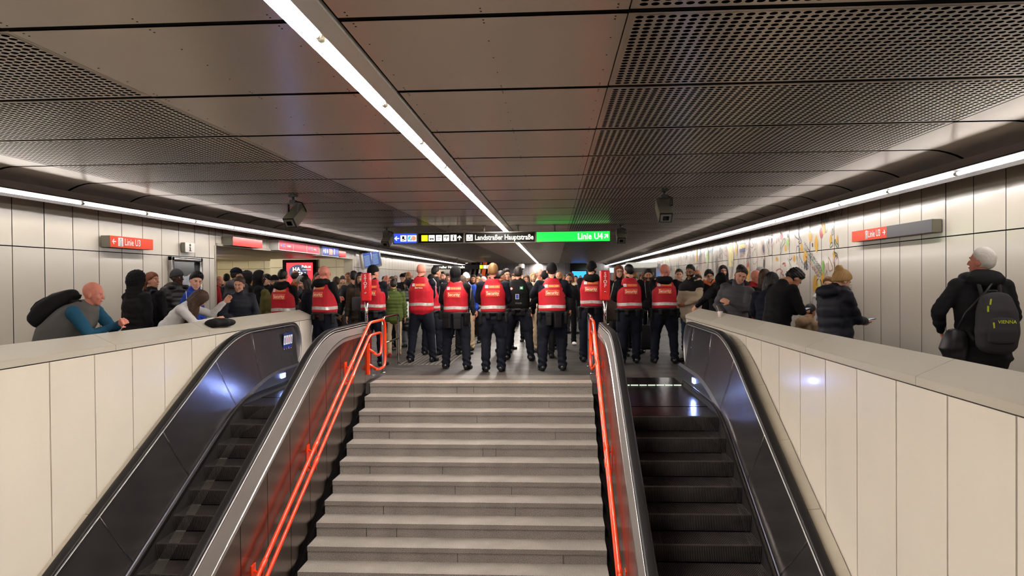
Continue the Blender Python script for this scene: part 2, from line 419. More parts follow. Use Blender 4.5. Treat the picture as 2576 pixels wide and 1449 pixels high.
# centre trough: white reflector, tubes below it
mb = MB(); prof = [(-1.335,CZ-.012),(-1.325,CZ+.04),(-1.275,CZ+.07),(-1.225,CZ+.04),(-1.215,CZ-.012),(-1.095,CZ-.012),(-1.095,CZ+.02)]
mb.sweep([[(x,YB,z) for x,z in prof],[(x,YF,z) for x,z in prof]], 0, closed=False, cap=False)
struct(mb, 'trim_5', [M_trough])
y = 3.9-1.5*4
while y < 57:
    tube_light('ceiling_light', -1.275, CZ+.024, y, 1.45, M_tube, .026, 'one of the bare tubes in the long bright line along the middle of the ceiling', 'light tubes in the middle of the ceiling'); y += 1.5

# parapets round the well: tilted cap, panelled inner face
def parapet(name, Xf, s, yend):
    Xb = Xf+s*.24
    mb = MB()
    zf, zb = .992, 1.10
    ys = [YB]+[yend-1.9*i for i in range(8,0,-1) if yend-1.9*i > YB]+[yend]
    for a, b in zip(ys[:-1], ys[1:]):
        a += .003; b -= .003
        poly = [(Xf,.94),(Xf,zf),(Xf+s*.012,zf+.008),(Xb-s*.01,zb),(Xb,zb-.01),(Xb,.94)]
        mb.prism(poly, 'y', a, b, 0)
    mb.box(min(Xf+s*.004,Xb-s*.004), max(Xf+s*.004,Xb-s*.004), YB+.02, yend-.012, .94, .985, 2)
    # inner face panels .6 wide down the well
    ph = 2.187*1800/509 if s > 0 else 4.285*1800/872
    y = ph-.6*26
    while y < yend:
        a, b = max(y,YB)+.0075, min(y+.6,yend)-.0075
        if b > a: mb.box(min(Xf+s*.008,Xf+s*.03), max(Xf+s*.008,Xf+s*.03), a, b, -4.7, .93, 1)
        y += .6
    mb.box(min(Xf+s*.03,Xb-s*.02), max(Xf+s*.03,Xb-s*.02), YB, yend-.012, -4.7, .94, 2)
    mb.box(min(Xf+s*.008,Xb-s*.01), max(Xf+s*.008,Xb-s*.01), yend-.012, yend, 0.0, .935, 1)
    mb.box(min(Xb-s*.02,Xb-s*.008), max(Xb-s*.02,Xb-s*.008), YB, yend-.012, 0, .935, 1)
    struct(mb, name, [M_cap, M_wall, M_joint])
parapet('wall_parapet_left', PXL, -1, YPL)
parapet('wall_parapet_right', PXR, 1, YPR)
mb = MB(); mb.box(PXL, PXR, YTOP+.40, YTOP+.46, -4.7, -.3); struct(mb, 'wall_under_landing', [M_joint])

# passage: far wall, ceiling
mb = MB()
for i in range(9):
    x0 = -13.0+i*.62
    yy = 27.0
    for z0, z1 in ((0,2.1),(2.1,2.6)): mb.box(x0, x0+.607, yy, yy+.03, z0+.006, z1-.006, 0)
mb.box(-13, -7.4, 27.03, 27.1, 0, 2.7, 1)
for i in range(5):
    x0 = -10.1+i*.6
    for z0, z1 in ((0,2.1),(2.1,2.6)): mb.box(x0, x0+.59, 25.0, 25.03, z0+.006, z1-.006, 0)
mb.box(-10.1, -7.2, 25.03, 25.1, 0, 2.6, 1)
struct(mb, 'wall_passage', [M_wall2, M_joint])
mb = MB()
for i in range(24): mb.box(-13, XL-.3, 13.2+i*.6, 13.785+i*.6, OPZ+.04, OPZ+.08)
mb.box(-13, XL-.3, 13, 27.6, OPZ+.1, OPZ+.15, 1)
struct(mb, 'ceiling_passage', [M_ceil, M_black])
for x_, y_ in ((-9.1,17.0),(-10.9,17.0),(-10.0,20.2),(-11.6,20.2),(-11.2,23.0)):
    tube_light('passage_light', x_, OPZ+.015, y_, 1.45, emit('passage_tube',(1,.9,.70,1),120), .025, 'light tube on the ceiling of the side passage on the left', 'passage light tubes')
for o_ in COL.objects:
    if o_.name.startswith('passage_light'): o_.rotation_euler = (0,0,PI/2)
# ------------------------------------------------------------ staircase
st = empty('staircase', (0,YTOP,0), label='wide grey granite staircase rising to the concourse between the two escalators', cat='stairs')
RI, TR = .165, .323
mb = MB()
mb.box(-2.89,.58, 0,.0+TR+.02, -.055,0); mb.box(-2.89,.58,.012,.02+TR,-RI,-.058)
sme = mb.mesh('step'); sme.materials.append(M_granite)
for i in range(27):
    o = link('step', sme, None, st); o.location = (0, -i*TR, -i*RI)
    if i == 0: o.location.z = -.0
mb = MB()
for i in range(30): mb.box(-2.80+i*.112, -2.74+i*.112, .035, .05, .0002, .0012)
mb.build('nosing_dashes', [mat('dash_ochre', hexc(226,158,92), .6)], st, label='ochre dashes along the top edge')
mb = MB()
rj = random.Random(9)
for i in range(14):
    for k in range(2):
        xj = rj.uniform(-2.6,.3); mb.box(xj, xj+.0035, -i*TR-.001, -i*TR+.0115, -i*RI-.162, -i*RI-.058)
mb.build('slab_joints', [M_joint], st)
mb = MB(); mb.prism([(.4,-.2),(.4,-5),(-27*TR,-5),(-27*TR,-27*RI-.1),(0,-.17)], 'x', -2.98, -2.895)
mb.prism([(.4,-.2),(.4,-5),(-27*TR,-5),(-27*TR,-27*RI-.1),(0,-.17)], 'x', .585, .66)
mb.build('stringer', [M_black], st)

# ------------------------------------------------------------ escalators
def path_line(c, flat, yend, ys, bend=.5):
    """height of a line that slopes with the escalator below and runs flat at the top (smooth max)"""
    out = []
    for y in ys:
        a = -5.644+SL*y+c; b = flat; k = bend*.25
        # smooth minimum of slope and flat
        h = max(k-abs(a-b), 0)/k
        out.append(min(a,b)-h*h*k*.25)
    return out
def frange(a, b, n): return [a+(b-a)*i/n for i in range(n+1)]
def escalator(xa, xb, c, Yn, yend, xwall, outer, label, stair_x, cb):
    """xa,xb step edges; c step plane offset; outer=+1 wall lies at +x; stair_x = face of the stair-side panel"""
    root = empty('escalator', ((xa+xb)/2, yend, 0), label=label, cat='escalator'); ox, oy = root.location.x, root.location.y
    LAMPY = (9.85, 9.85) if outer > 0 else (10.4, 10.4)
    def fin(mb, name, mats, label=None, parent=None):
        mb.v = [(x-ox, y-oy, z) for x, y, z in mb.v]
        return mb.build(name, mats, parent or root, label=label)
    tr, ri = .34, .34*SL
    # one step: ribbed tread and curved ribbed riser
    m = MB(); n = int((xb-xa)/.0155); w = (xb-xa)/n
    prof = [(tr+.01,0),(0.0,0),(.006,-.05),(.022,-.11),(.04,-ri)]
    for i in range(n):
        x0 = xa+i*w
        for q, (da, dd) in enumerate(((.0,.0),(.5,.007))):
            x1, x2 = x0+w*da, x0+w*(da+.5)
            for (ya,za),(yb_,zb_) in zip(prof[:-1], prof[1:]):
                if za == zb_: oa = ob = (0,-dd)
                else: oa = ob = (dd,0)
                m.quad((x1,ya+oa[0],za+oa[1]),(x2,ya+oa[0],za+oa[1]),(x2,yb_+ob[0],zb_+ob[1]),(x1,yb_+ob[0],zb_+ob[1]), q)
    m.box(xa, xb, .004, .012, -.012, .0015, 0)
    m.v = [(x-ox,y,z) for x,y,z in m.v]; sm = m.mesh('step'); sm.materials.append(M_step); sm.materials.append(M_stepdark)
    for i in range(26):
        o = link('step', sm, None, root); o.location = (0, Yn-i*tr-oy, -i*ri-.004)
    # landing plate and comb
    m = MB(); m.box(xa-.02, xb+.02, Yn+.02, Yn+.62, -.02, -.001); m.box(xa-.02, xb+.02, Yn+.63, yend+.6, -.02, .003, 0)
    fin(m, 'landing_plate', [M_plate])
    m = MB()
    nl = 8
    for i in range(nl):
        x0 = xa+(xb-xa)*i/nl; m.box(x0+.01, x0+(xb-xa)/nl-.01, 10.80, 10.825, .003, .008)
    fin(m, 'comb_light', [emit('comb_glow',(.75,1,.62,1),2.2)])
    ysl = frange(-1.0, yend-.34, 90)
    for side in (1,-1):            # +1: the side at the wall
        s = outer*side              # x direction away from the steps
        xe = (xb if s > 0 else xa)
        cbel = c+cb
        belt_x = xe+s*(.115 if side > 0 else .0)
        if side < 0: belt_x = stair_x - s*.055
        zt = path_line(cbel, .93, yend, ysl, 1.2)
        zsk = path_line(c+.085, .30, yend, ysl, 2.4)
        zlo = path_line(c-.12, -.06, yend, ysl, 1.0)
        # rounded end
        topY, topZ = list(ysl), list(zt); botY, botZ = list(ysl), list(zsk)
        cy, r = ysl[-1], .34; cz = zt[-1]-r
        for k in range(1, 15):
            a = PI/2-k/14*PI*.86
            topY.append(cy+r*math.cos(a)); topZ.append(cz+r*math.sin(a)*1.0)
            botY.append(cy+min(.12,.01*k)); botZ.append(zsk[-1])
        xt = belt_x; xbm = xe+s*.035
        # inner balustrade panel (leans outward)
        m = MB(); rows = 5; vs = []
        for j in range(rows+1):
            t = j/rows
            for a in range(len(topY)):
                y = botY[a]+(topY[a]-botY[a])*t; z = botZ[a]+(topZ[a]-.02-botZ[a])*t
                vs.append((xbm+(xt-xbm)*(1-(1-t)**1.6)-s*0, y, z))
        nn = len(topY)
        m.add(vs, [(j*nn+i, j*nn+i+1, (j+1)*nn+i+1, (j+1)*nn+i) for j in range(rows) for i in range(nn-1)], 0, True)
        # panel joints, square to the slope low down and upright on the landing
        for k in range(9):
            yj = yend-.6-k*1.16
            i = min(range(91), key=lambda q: abs(ysl[q]-yj)); d = (.42 if zt[i] < .8 else .12)
            j0 = min(range(91), key=lambda q: abs(ysl[q]-(yj+d))); 
            A = V((xt-s*.004, ysl[i], zt[i]-.03)); B = V((xbm-s*.004, ysl[j0], zsk[j0]+.01))
            mid = (A+B)/2; mid.x = xbm+(xt-xbm)*(1-.5**1.6)-s*.004
            m.tube([A, mid, B], .0028, 4, 1)
        fin(m, 'balustrade_panel', [M_darksteel, M_chrome])
        # skirt
        m = MB(); rng = range(len(ysl))
        zbr = path_line(c+.045, .065, yend, ysl, 1.0)
        rings = [[(xe+s*.004,ysl[i],zbr[i]),(xe+s*.004,ysl[i],max(zbr[i]+.01,zsk[i]-.03)),(xe+s*.04,ysl[i],zsk[i])] for i in rng]
        rings.append([(xe+s*.004,yend+.12,zbr[-1]),(xe+s*.004,yend+.12,zsk[-1]-.03),(xe+s*.04,yend+.12,zsk[-1])])
        m.sweep(rings, 0, closed=False, cap=False)
        m.sweep([[(xe+s*.004,ysl[i],zlo[i]-.1),(xe+s*.004,ysl[i],zbr[i])] for i in rng], 1, closed=False, cap=False)
        fin(m, 'skirt', [M_skirt, M_stepdark])
        m = MB(); m.sweep([[(xe-s*.012,ysl[i],z-.0),(xe-s*.012,ysl[i],z+.03),(xe+s*.01,ysl[i],z+.035),(xe+s*.01,ysl[i],z)] for i, z in zip(rng, path_line(c+.04, .06, yend, ysl, 1.0)) if ysl[i] < 10.8], 0)
        m.sweep([[(xe-s*.0,ysl[i],z-.0),(xe-s*.008,ysl[i],z+.004),(xe+s*.01,ysl[i],z+.008)] for i, z in zip(rng, path_line(c+.085, .105, yend, ysl, 1.0)) if ysl[i] < 10.8], 1)
        fin(m, 'skirt_brush', [M_rubber, M_chrome])
        # handrail: belt over a bright rail
        def ring_at(Y, Z, ty, tz, hw, hh, off, nseg=10):
            nrm = V((0,-tz,ty)); out = []
            for k in range(nseg):
                a = 2*PI*k/nseg; ca, sa = math.cos(a), math.sin(a)
                out.append(V((belt_x+hw*abs(ca)**.6*(1 if ca>0 else -1), Y, Z))+nrm*(off+hh*abs(sa)**.55*(1 if sa>0 else -1)))
            return out
        m = MB(); rings = []; r2 = []
        for i in range(len(topY)):
            a, b = max(i-1,0), min(i+1,len(topY)-1)
            t = V((0, topY[b]-topY[a], topZ[b]-topZ[a])).normalized()
            rings.append(ring_at(topY[i], topZ[i], t.y, t.z, .047, .016, .012)); r2.append(ring_at(topY[i], topZ[i], t.y, t.z, .051, .006, -.012))
        m.sweep(rings, 0, smooth=True); fin(m, 'handrail', [M_rubber], 'black rubber handrail')
        m = MB(); m.sweep(r2, 0, smooth=True); fin(m, 'handrail_track', [M_deck])
        # skirt lamp
        m = MB(); zl = .13
        m.box(min(xe-s*.004,xe+s*.004)-(.0), max(xe-s*.004,xe+s*.004), LAMPY[side>0], LAMPY[side>0]+.15, .165, .225)
        fin(m, 'skirt_lamp', [emit('skirt_lamp_glow', (.30,.42,1,1), 110)])
        if side > 0:       # ledge at the wall
            m = MB(); z2 = path_line(cbel-.035, .895, yend, ysl, 1.2); last = 0
            for i in range(0, 90, 6):
                seg = range(i, min(i+6, 90)+1)
                m.sweep([[(belt_x+s*.05,ysl[q]-(.014 if q==seg[-1] else 0),z2[q]-.07),(belt_x+s*.05,ysl[q]-(.014 if q==seg[-1] else 0),z2[q]),(xwall-s*.002,ysl[q]-(.014 if q==seg[-1] else 0),z2[q]+.012),(xwall-s*.002,ysl[q]-(.014 if q==seg[-1] else 0),z2[q]-.07)] for q in seg], 0)
            fin(m, 'side_ledge', [mat('ledge_paint', hexc(186,177,160), .4, metal=.2, noise=(3,.10,3))])
        else:              # steel deck sloping down to upright panels beside the stairs
            zd = path_line(cbel-.03, .90, yend, ysl, 1.2); ze = path_line(cbel-.26, .80, yend, ysl, 1.6)
            rim = stair_x+s*.0
            m = MB(); m.sweep([[(belt_x+s*.045,ysl[i],zd[i]-.05),(belt_x+s*.045,ysl[i],zd[i]),(rim+s*.012,ysl[i],ze[i]+.006),(rim+s*.012,ysl[i],ze[i]-.05)] for i in rng], 0)
            m.sweep([[(rim+s*.012,ysl[i],ze[i]-.004),(rim+s*.018,ysl[i],ze[i]),(rim+s*.018,ysl[i],ze[i]+.006),(rim+s*.010,ysl[i],ze[i]+.012)] for i in rng], 1)
            fin(m, 'deck', [M_deck, M_chrome])
            m = MB(); y = 9.64
            ks = []
            while y > -1.2: ks.append(y); y -= .64
            ks = [yend-.02, 11.0, 10.36, 9.72]+[9.72-.64*(q+1) for q in range(17)]
            for b, a in zip(ks[:-1], ks[1:]):
                sub = frange(a+.006, b-.006, 6)
                top = path_line(cbel-.26, .80, yend, sub, 1.6); bot = path_line(.0, .02, yend, sub, 1.0)
                m.sweep([[(rim,yy,zb2),(rim,yy,zt2),(rim-s*.01,yy,zt2),(rim-s*.01,yy,zb2)] for yy, zt2, zb2 in zip(sub, top, bot)], 0)
            zbk = path_line(cbel-.27, .79, yend, ysl, 1.6); zb0 = path_line(-.8, -.3, yend, ysl, 1.0)
            m.sweep([[(rim-s*.012,ysl[i],zb0[i]),(rim-s*.012,ysl[i],zbk[i]),(belt_x,ysl[i],zbk[i]+.02),(belt_x,ysl[i],zb0[i])] for i in rng], 1)
            fin(m, 'outer_panel', [M_steelpanel, M_black])
    # truss below so nothing shows through
    m = MB(); m.prism([(yend,-.3),(yend,-.6),(-1,-7),(-1,-5.644-SL+c-.6),(Yn,-.35)], 'x', xa, xb); fin(m, 'truss', [M_black])
    return root
escalator(-4.05, -3.06, 1.035, 9.05, 11.45, PXL, -1, 'left escalator going down, with a blue warning sticker on its balustrade', -2.95, .93)
escalator(.88, 1.90, 1.36, 8.40, 11.05, PXR, 1, 'right escalator going down, beside the long cream wall on the right', .66, .92)
# ------------------------------------------------------------ orange handrails beside the stairs
def bez(p, n=6):            # corner-rounded polyline through points (y,z) with radius
    out = [p[0][:2]]
    for i in range(1, len(p)-1):
        a, b, c = V(p[i-1][:2]), V(p[i][:2]), V(p[i+1][:2]); r = p[i][2]
        u = (a-b).normalized(); w2 = (c-b).normalized(); r = min(r, (a-b).length*.49, (c-b).length*.49)
        for k in range(n+1):
            t = k/n; q = (b+u*r)*(1-t)**2+b*2*t*(1-t)+(b+w2*r)*t*t; out.append((q.x,q.y))
    out.append(p[-1][:2]); return out
def orange_rail(X, pan, label, dy=0):
    root = empty('stair_handrail', (X, YTOP, 0), label=label, cat='handrail')
    zl = lambda y, c: -5.644+SL*y+c
    up = [(-.9, zl(-.9,1.02), 0), (10.92, .955, .12), (11.93, .955, .22), (11.93, .16, .2), (11.45,.16,.1), (11.25,.20,0)]
    lo = [(-.9, zl(-.9,.82), 0), (10.92, .755, .10), (11.68, .755, .16), (11.66, .40, .16), (11.35,.40,.08), (11.2,.44,0)]
    for q, pp in enumerate((up, lo)):
        m = MB(); m.tube([(X-X, a-YTOP+dy, b) for a, b in bez(pp)], .024 if q == 0 else .022, 12)
        y = 10.0
        m.build('rail', [M_orange], root)
        for k in range(7):
            m = MB(); y = 9.95-k*1.58; c = (1.02,.82)[q]; d = V((0,1,SL)).normalized()
            P = V((0,y-YTOP+dy,zl(y,c))); m.tube([P-d*.06, P+d*.06], .029, 12); m.build('sleeve', [M_orange], root)
    s = 1 if pan > X else -1; dx = pan-X
    for k in range(7):
        y = 9.95-k*1.58; m = MB()
        for c in (1.02,.82):
            m.tube([(0, y-YTOP+dy, zl(y,c)-.01),(0, y-YTOP+dy, zl(y,c)-.10),(dx, y-YTOP+dy, zl(y,c)-.06)], .013, 8)
        m.box(min(dx,dx-s*.008), max(dx,dx-s*.008), y-YTOP-.05, y-YTOP+.05, zl(y,.70), zl(y,1.02))
        m.build('bracket', [M_orange], root)
    m = MB(); m.box(min(dx,dx*.7), max(dx,dx*.7), 11.12-YTOP, 11.19-YTOP, .12, .62)
    for z in (.2,.44): m.tube([(dx*.8,11.16-YTOP,z+.08),(0,11.26-YTOP,z)], .02, 8)
    m.build('end_bracket', [M_orange], root)
orange_rail(-2.85, -2.95, 'bright orange double handrail along the left side of the granite stairs')
orange_rail(.60, .66, 'bright orange double handrail along the right side of the granite stairs')

def hoop(X, y0, y1, label):
    root = empty('guard_rail', (X, y0, 0), label=label, cat='rail')
    m = MB(); m.tube([(0,0,0)]+[(0,a,b) for a,b in bez([(0,.1,0),(0,.96,.14),(y1-y0,.96,.14),(y1-y0,.1,0)])]+[(0,y1-y0,0)], .024, 12); m.build('hoop', [M_chrome], root)
    m = MB(); m.tube([(0,0,.5),(0,y1-y0,.5)], .018, 10); m.build('crossbar', [M_chrome], root)
    m = MB(); m.tube([(0,0,0),(0,0,.012)], .045, 14); m.tube([(0,y1-y0,0),(0,y1-y0,.012)], .045, 14); m.build('base_flange', [M_chrome], root)
hoop(-2.98, 12.3, 13.55, 'stainless steel hoop rail standing on the floor left of the guards')
hoop(.63, 12.15, 13.2, 'stainless steel hoop rail standing on the floor at the right stair rail')

def stop_post(X, Y, zb, label, yaw):
    root = empty('emergency_stop', (X, Y, zb), yaw, label=label, cat='emergency stop')
    m = MB(); m.tube([(0,0,0),(0,0,.40)], .028, 14); m.tube([(0,0,0),(0,0,.02)], .06, 16); m.build('pole', [M_chrome], root)
    m = MB(); m.rbox((0,0,.62), (.158,.10,.47), .022); m.box(-.055,.055,-.052,-.048,.40,.84); m.build('stop_box', [M_stopred], root)
    m = MB()
    for i, ch in enumerate('STOP'): put_text(m, ch, .075, (0,-.0535,.80-i*.062), (1,0,0), (0,0,1))
    m.build('lettering', [M_white], root, label='white letters STOP running downwards')
    m = MB(); m.tube([(0,-.05,.52),(0,-.062,.52)], .016, 12); m.build('key_switch', [M_chrome], root)
stop_post(-3.13, 11.8, .88, 'red emergency stop box on a steel pole at the left escalator', R(-4))
stop_post(.80, 11.3, .88, 'red emergency stop box on a steel pole at the right escalator', R(3))

# warning sticker on the left balustrade
def sticker():
    m = MB(); uy = V((.06,0,1)).normalized(); org = V((-4.135,10.88,.55)); ux = V((0,1,0)); n = V((1,0,0))
    def o(d): return org+n*d
    put_rect(m, -.19,.19,-.15,.26, o(0), ux, uy, 0); put_rect(m, -.19,.19,-.24,-.15, o(0), ux, uy, 1)
    for i in range(4):
        cx = -.14+i*.093; put_rect(m, cx-.038,cx+.038,.08,.22, o(.002), ux, uy, 2)
        put_rect(m, cx-.012,cx+.012,.10,.19, o(.003), ux, uy, 3 if i in (0,3) else 1)
        put_disc(m, cx,-.02,.042, o(.002), ux, uy, 1); put_disc(m, cx,-.02,.034, o(.003), ux, uy, 2)
        put_rect(m, cx-.012,cx+.012,-.045,.005, o(.004), ux, uy, 3)
    put_text(m, 'Bitte rechts stehen', .045, o(.002)+uy*-.195, ux, uy, 2)
    tag(m.build('warning_sticker', [mat('sticker_blue', hexc(30,50,110), .4), mat('sticker_red', hexc(214,30,40), .4), M_white, M_blackp]), 'blue and red warning sticker with pictograms on the left escalator balustrade', 'sticker')
sticker()

# ------------------------------------------------------------ hanging sign in the middle
SY = 17.2
E_blue = emit('lit_blue', hexc(40,80,225), 1.0); E_black = mat('lit_black', hexc(10,9,8), .6, spec=.15); E_green = emit('lit_green', hexc(20,225,70), 1.5)
E_white = emit('lit_white', hexc(255,250,225), 1.9); E_yellow = emit('lit_yellow', hexc(240,235,20), 1.6); E_cyan = emit('lit_cyan', hexc(20,170,215), 1.3); E_salmon = emit('lit_salmon', hexc(245,130,100), 1.4)
def X_at(px, py=600, Y=SY): return at_y(px, py, Y).x
sx0, sx1 = X_at(989), X_at(1536); sc = (sx1-sx0)/547.0
szt, szb = at_y(1262,583,SY).z, at_y(1262,611,SY).z; sh = szt-szb; szm = (szt+szb)/2
root = empty('hanging_sign', ((sx0+sx1)/2, SY, szm), label='long lit direction sign hanging across the hall, blue, black and green fields', cat='sign')
ox = root.location.x
def sxp(px): return sx0+(px-989)*sc-ox
m = MB(); m.box(sx0-ox, sx1-ox, .0, .16, -sh/2, sh/2)
for a, b in ((989,1051),(1051,1170),(1170,1350),(1350,1536)):
    m.box(sxp(a), sxp(a)+.02, -.012, .002, -sh/2, sh/2); m.box(sxp(b)-.02, sxp(b), -.012, .002, -sh/2, sh/2)
m.box(sx0-ox, sx1-ox, -.012, .002, sh/2-.018, sh/2); m.box(sx0-ox, sx1-ox, -.012, .002, -sh/2, -sh/2+.018)
m.build('frame', [M_camgrey], root)
m = MB()
for px in (1128, 1219, 1305, 1398):
    m.tube([(sxp(px),.08,sh/2),(sxp(px),.08,CZ-szm)], .022, 8); m.tube([(sxp(px),.08,CZ-szm-.02),(sxp(px),.08,CZ-szm)], .05, 10)
m.build('hanger', [M_camgrey], root)
def face(a, b, mt, name):
    m = MB(); put_rect(m, sxp(a)+.02, sxp(b)-.02, -sh/2+.018, sh/2-.018, (0,-.005,0), (1,0,0), (0,0,1)); return m.build(name, [mt], root)
UX, UZ = V((1,0,0)), V((0,0,1))
face(989,1051,E_blue,'blue_field'); face(1051,1170,E_black,'black_field'); face(1170,1350,E_black,'black_field'); face(1350,1536,E_green,'green_field')
m = MB(); O = V((0,-.009,0)); O2 = V((0,-.012,0))
def sq(px, w=15, mi=0, h=.145): put_rect(m, sxp(px-w/2), sxp(px+w/2), -h/2, h/2, O, UX, UZ, mi)
put_arrow(m, sxp(998.5),0,.12,PI,O,UX,UZ,0)
sq(1015.5); sq(1037.5,23)
put_rect(m, sxp(1012),sxp(1018),-.01,.05,O2,UX,UZ,1); put_poly(m,[(sxp(1010),-.055),(sxp(1013),-.06),(sxp(1022),-.02),(sxp(1020),-.01)],O2,UX,UZ,1); put_rect(m, sxp(1010),sxp(1021),-.02,-.008,O2,UX,UZ,1)
put_disc(m, sxp(1033.5),0,.062,O2,UX,UZ,2); put_disc(m, sxp(1041.5),0,.06,O2,UX,UZ,3)
for i in range(8):
    t = -PI/2+i*PI/8; t2 = t+PI/8; zz = lambda a: .06*math.sin(a)*1.0; xx = lambda a: .018*math.sin(a*2)
    put_poly(m, [(sxp(1033.5)+xx(t)-.008,zz(t)),(sxp(1033.5)+xx(t)+.008,zz(t)),(sxp(1033.5)+xx(t2)+.008,zz(t2)),(sxp(1033.5)+xx(t2)-.008,zz(t2))],V((0,-.014,0)),UX,UZ,0)
sq(1069.5,16,4)
for px in (1087.5,1106,1124.5,1143): sq(px)
put_rect(m, sxp(1082),sxp(1093),.02,.03,O2,UX,UZ,1); put_rect(m, sxp(1082),sxp(1093),-.03,-.005,O2,UX,UZ,1); put_disc(m,sxp(1084.5),-.035,.012,O2,UX,UZ,1); put_disc(m,sxp(1091),-.035,.012,O2,UX,UZ,1)
put_rect(m, sxp(1101),sxp(1111),.015,.03,O2,UX,UZ,1); put_rect(m, sxp(1101),sxp(1109),-.03,-.015,O2,UX,UZ,1)
put_rect(m, sxp(1119),sxp(1122),.01,.04,O2,UX,UZ,1); put_rect(m, sxp(1127),sxp(1130),.01,.04,O2,UX,UZ,1); put_disc(m,sxp(1124.5),.03,.016,O2,UX,UZ,1); put_rect(m, sxp(1123.5),sxp(1125.5),-.03,.02,O2,UX,UZ,1)
put_disc(m,sxp(1143),.045,.018,O2,UX,UZ,1); put_rect(m, sxp(1141.2),sxp(1144.8),-.055,.02,O2,UX,UZ,1); put_rect(m, sxp(1139.5),sxp(1146.5),-.06,-.05,O2,UX,UZ,1)
put_arrow(m, sxp(1158),0,.12,PI/2,O,UX,UZ,0)
sq(1183.5,16)
for a,b,c,d in ((1178.5,1180,-.05,.02),(1187,1188.5,-.05,.02),(1178.5,1188.5,-.05,-.038),(1182.8,1184.2,-.03,.05)): put_rect(m, sxp(a),sxp(b),c,d,O2,UX,UZ,1)
put_poly(m,[(sxp(1181),.03),(sxp(1186),.03),(sxp(1183.5),.065)],O2,UX,UZ,1)
put_text(m,'Landstraßer Hauptstraße',.175,V((sxp(1270.5),-.01,-.004)),UX,UZ,0,'CENTER',.80)
put_text(m,'Linie U4',.21,V((sxp(1485.5),-.01,-.004)),UX,UZ,0,'CENTER',.85)
put_arrow(m, sxp(1525),0,.13,PI/4,O,UX,UZ,0)
m.build('sign_lettering', [E_white, M_blackp, E_cyan, E_salmon, E_yellow], root, label='glowing white pictograms and lettering')

# far twin sign
FY = 42.0
root = empty('far_sign', (at_y(1150,672,FY).x, FY, at_y(1150,672,FY).z), label='small distant lit sign band near the far left escalators', cat='sign')
a, b = at_y(1065,672,FY).x-root.location.x, at_y(1236,672,FY).x-root.location.x; h = .13
m = MB(); m.box(a,b,0,.12,-h,h); m.build('panel', [M_blackp], root)
m = MB(); put_text(m,'Landstraßer Hauptstraße',.2,V((a+(b-a)*.36,-.01,0)),UX,UZ,0)
for i in range(3): put_rect(m, a+(b-a)*(.83+i*.055), a+(b-a)*(.876+i*.055), -.1,.1,(0,-.01,0),UX,UZ,1 if i==0 else 0)
m.build('lettering', [E_white, E_yellow], root)
m = MB()
for t in (.1,.5,.9): m.tube([(a+(b-a)*t,.06,h),(a+(b-a)*t,.06,CZ-root.location.z)], .02, 6)
m.build('hanger', [M_camgrey], root)

# ------------------------------------------------------------ ceiling cameras (box projectors)
def proj(px, py_b, Y, yaw, label, s=1.0):
    p = at_y(px, py_b, Y); root = empty('surveillance_camera', (p.x, Y, CZ), yaw, label=label, cat='camera', scale=s)
    D = CZ-p.z; q = D/s
    m = MB(); m.box(-.05,.05,-.05,.05,-.03,0); m.tube([(0,0,0),(0,0,-.12)], .022, 8); m.box(-.045,.045,-.03,.03,-.13,-.08); m.build('ceiling_mount', [M_camdark], root)
    m = MB(); 
    for sx in (-.085,.085): m.box(sx-.008,sx+.008,-.02,.02,-q*.60,-.12)
    m.box(-.09,.09,-.02,.02,-.14,-.12); m.build('bracket', [M_camdark], root)
    rot = Matrix.Rotation(R(38),3,'X')
    m = MB(); m.rbox((0,.07,-q*.70), (.20,.40,.17), .012, rot); o = m.build('housing', [M_camgrey], root)
    f = V((0,.07,-q*.70))+rot@V((0,-.202,0)); m = MB()
    m.obox(f, (.19,.01,.16), rot, 0); m.obox(f+rot@V((0,-.008,0)), (.15,.012,.12), rot, 1); m.obox(f+rot@V((0,-.016,0)), (.085,.012,.07), rot, 2)
    m.build('lens_window', [M_camdark, M_camgrey, M_glassblk], root)
    m = MB(); m.tube([(.04,0,-.1),(.12,.05,-.12),(.14,.12,-.22),(.10,.2,-q*.55)], .01, 6); m.build('cable', [M_rubber], root)
proj(738, 563, 10.7, R(-14), 'nearer left box camera hanging from the perforated ceiling')
proj(1672, 550, 10.7, R(2), 'nearer right box camera hanging from the perforated ceiling')
proj(973, 615, 17.4, R(-10), 'farther left box camera beside the end of the hanging sign', 1.0)
proj(1562, 605, 17.4, R(2), 'farther right box camera beside the green end of the hanging sign', 1.0)
p = at_y(1312, 672, 48)
root = empty('dome_camera', (p.x,48,CZ), label='small white dome camera hanging from the ceiling far down the hall', cat='camera')
m = MB(); m.tube([(0,0,0),(0,0,-.25)], .03, 8); m.build('stem', [M_camgrey], root)
m = MB(); m.tube([(0,0,-.25),(0,0,-.3),(0,0,-.55)], [.14,.2,.2], 14); m.build('housing', [M_trough], root)
m = MB(); m.tube([(0,0,-.55),(0,0,-.62),(0,0,-.68)], [.15,.13,.05], 12); m.build('dome', [M_glassblk], root)
for px, py, lb in ((64,440,'small grey detector plate in the ceiling near the left wall'), (2298,401,'small grey detector plate in the ceiling near the right wall'), (1800,565,'tiny dark detector plate in the ceiling above the painted wall')):
    d = ray(px,py); t = (CZ-EYE)/d.z; c = V((d.x*t, d.y*t, CZ))
    m = MB(); m.rbox((c.x,c.y,CZ-.006), (.055,.07,.012), .004); tag(m.build('ceiling_detector', [M_camgrey]), lb, 'detector')

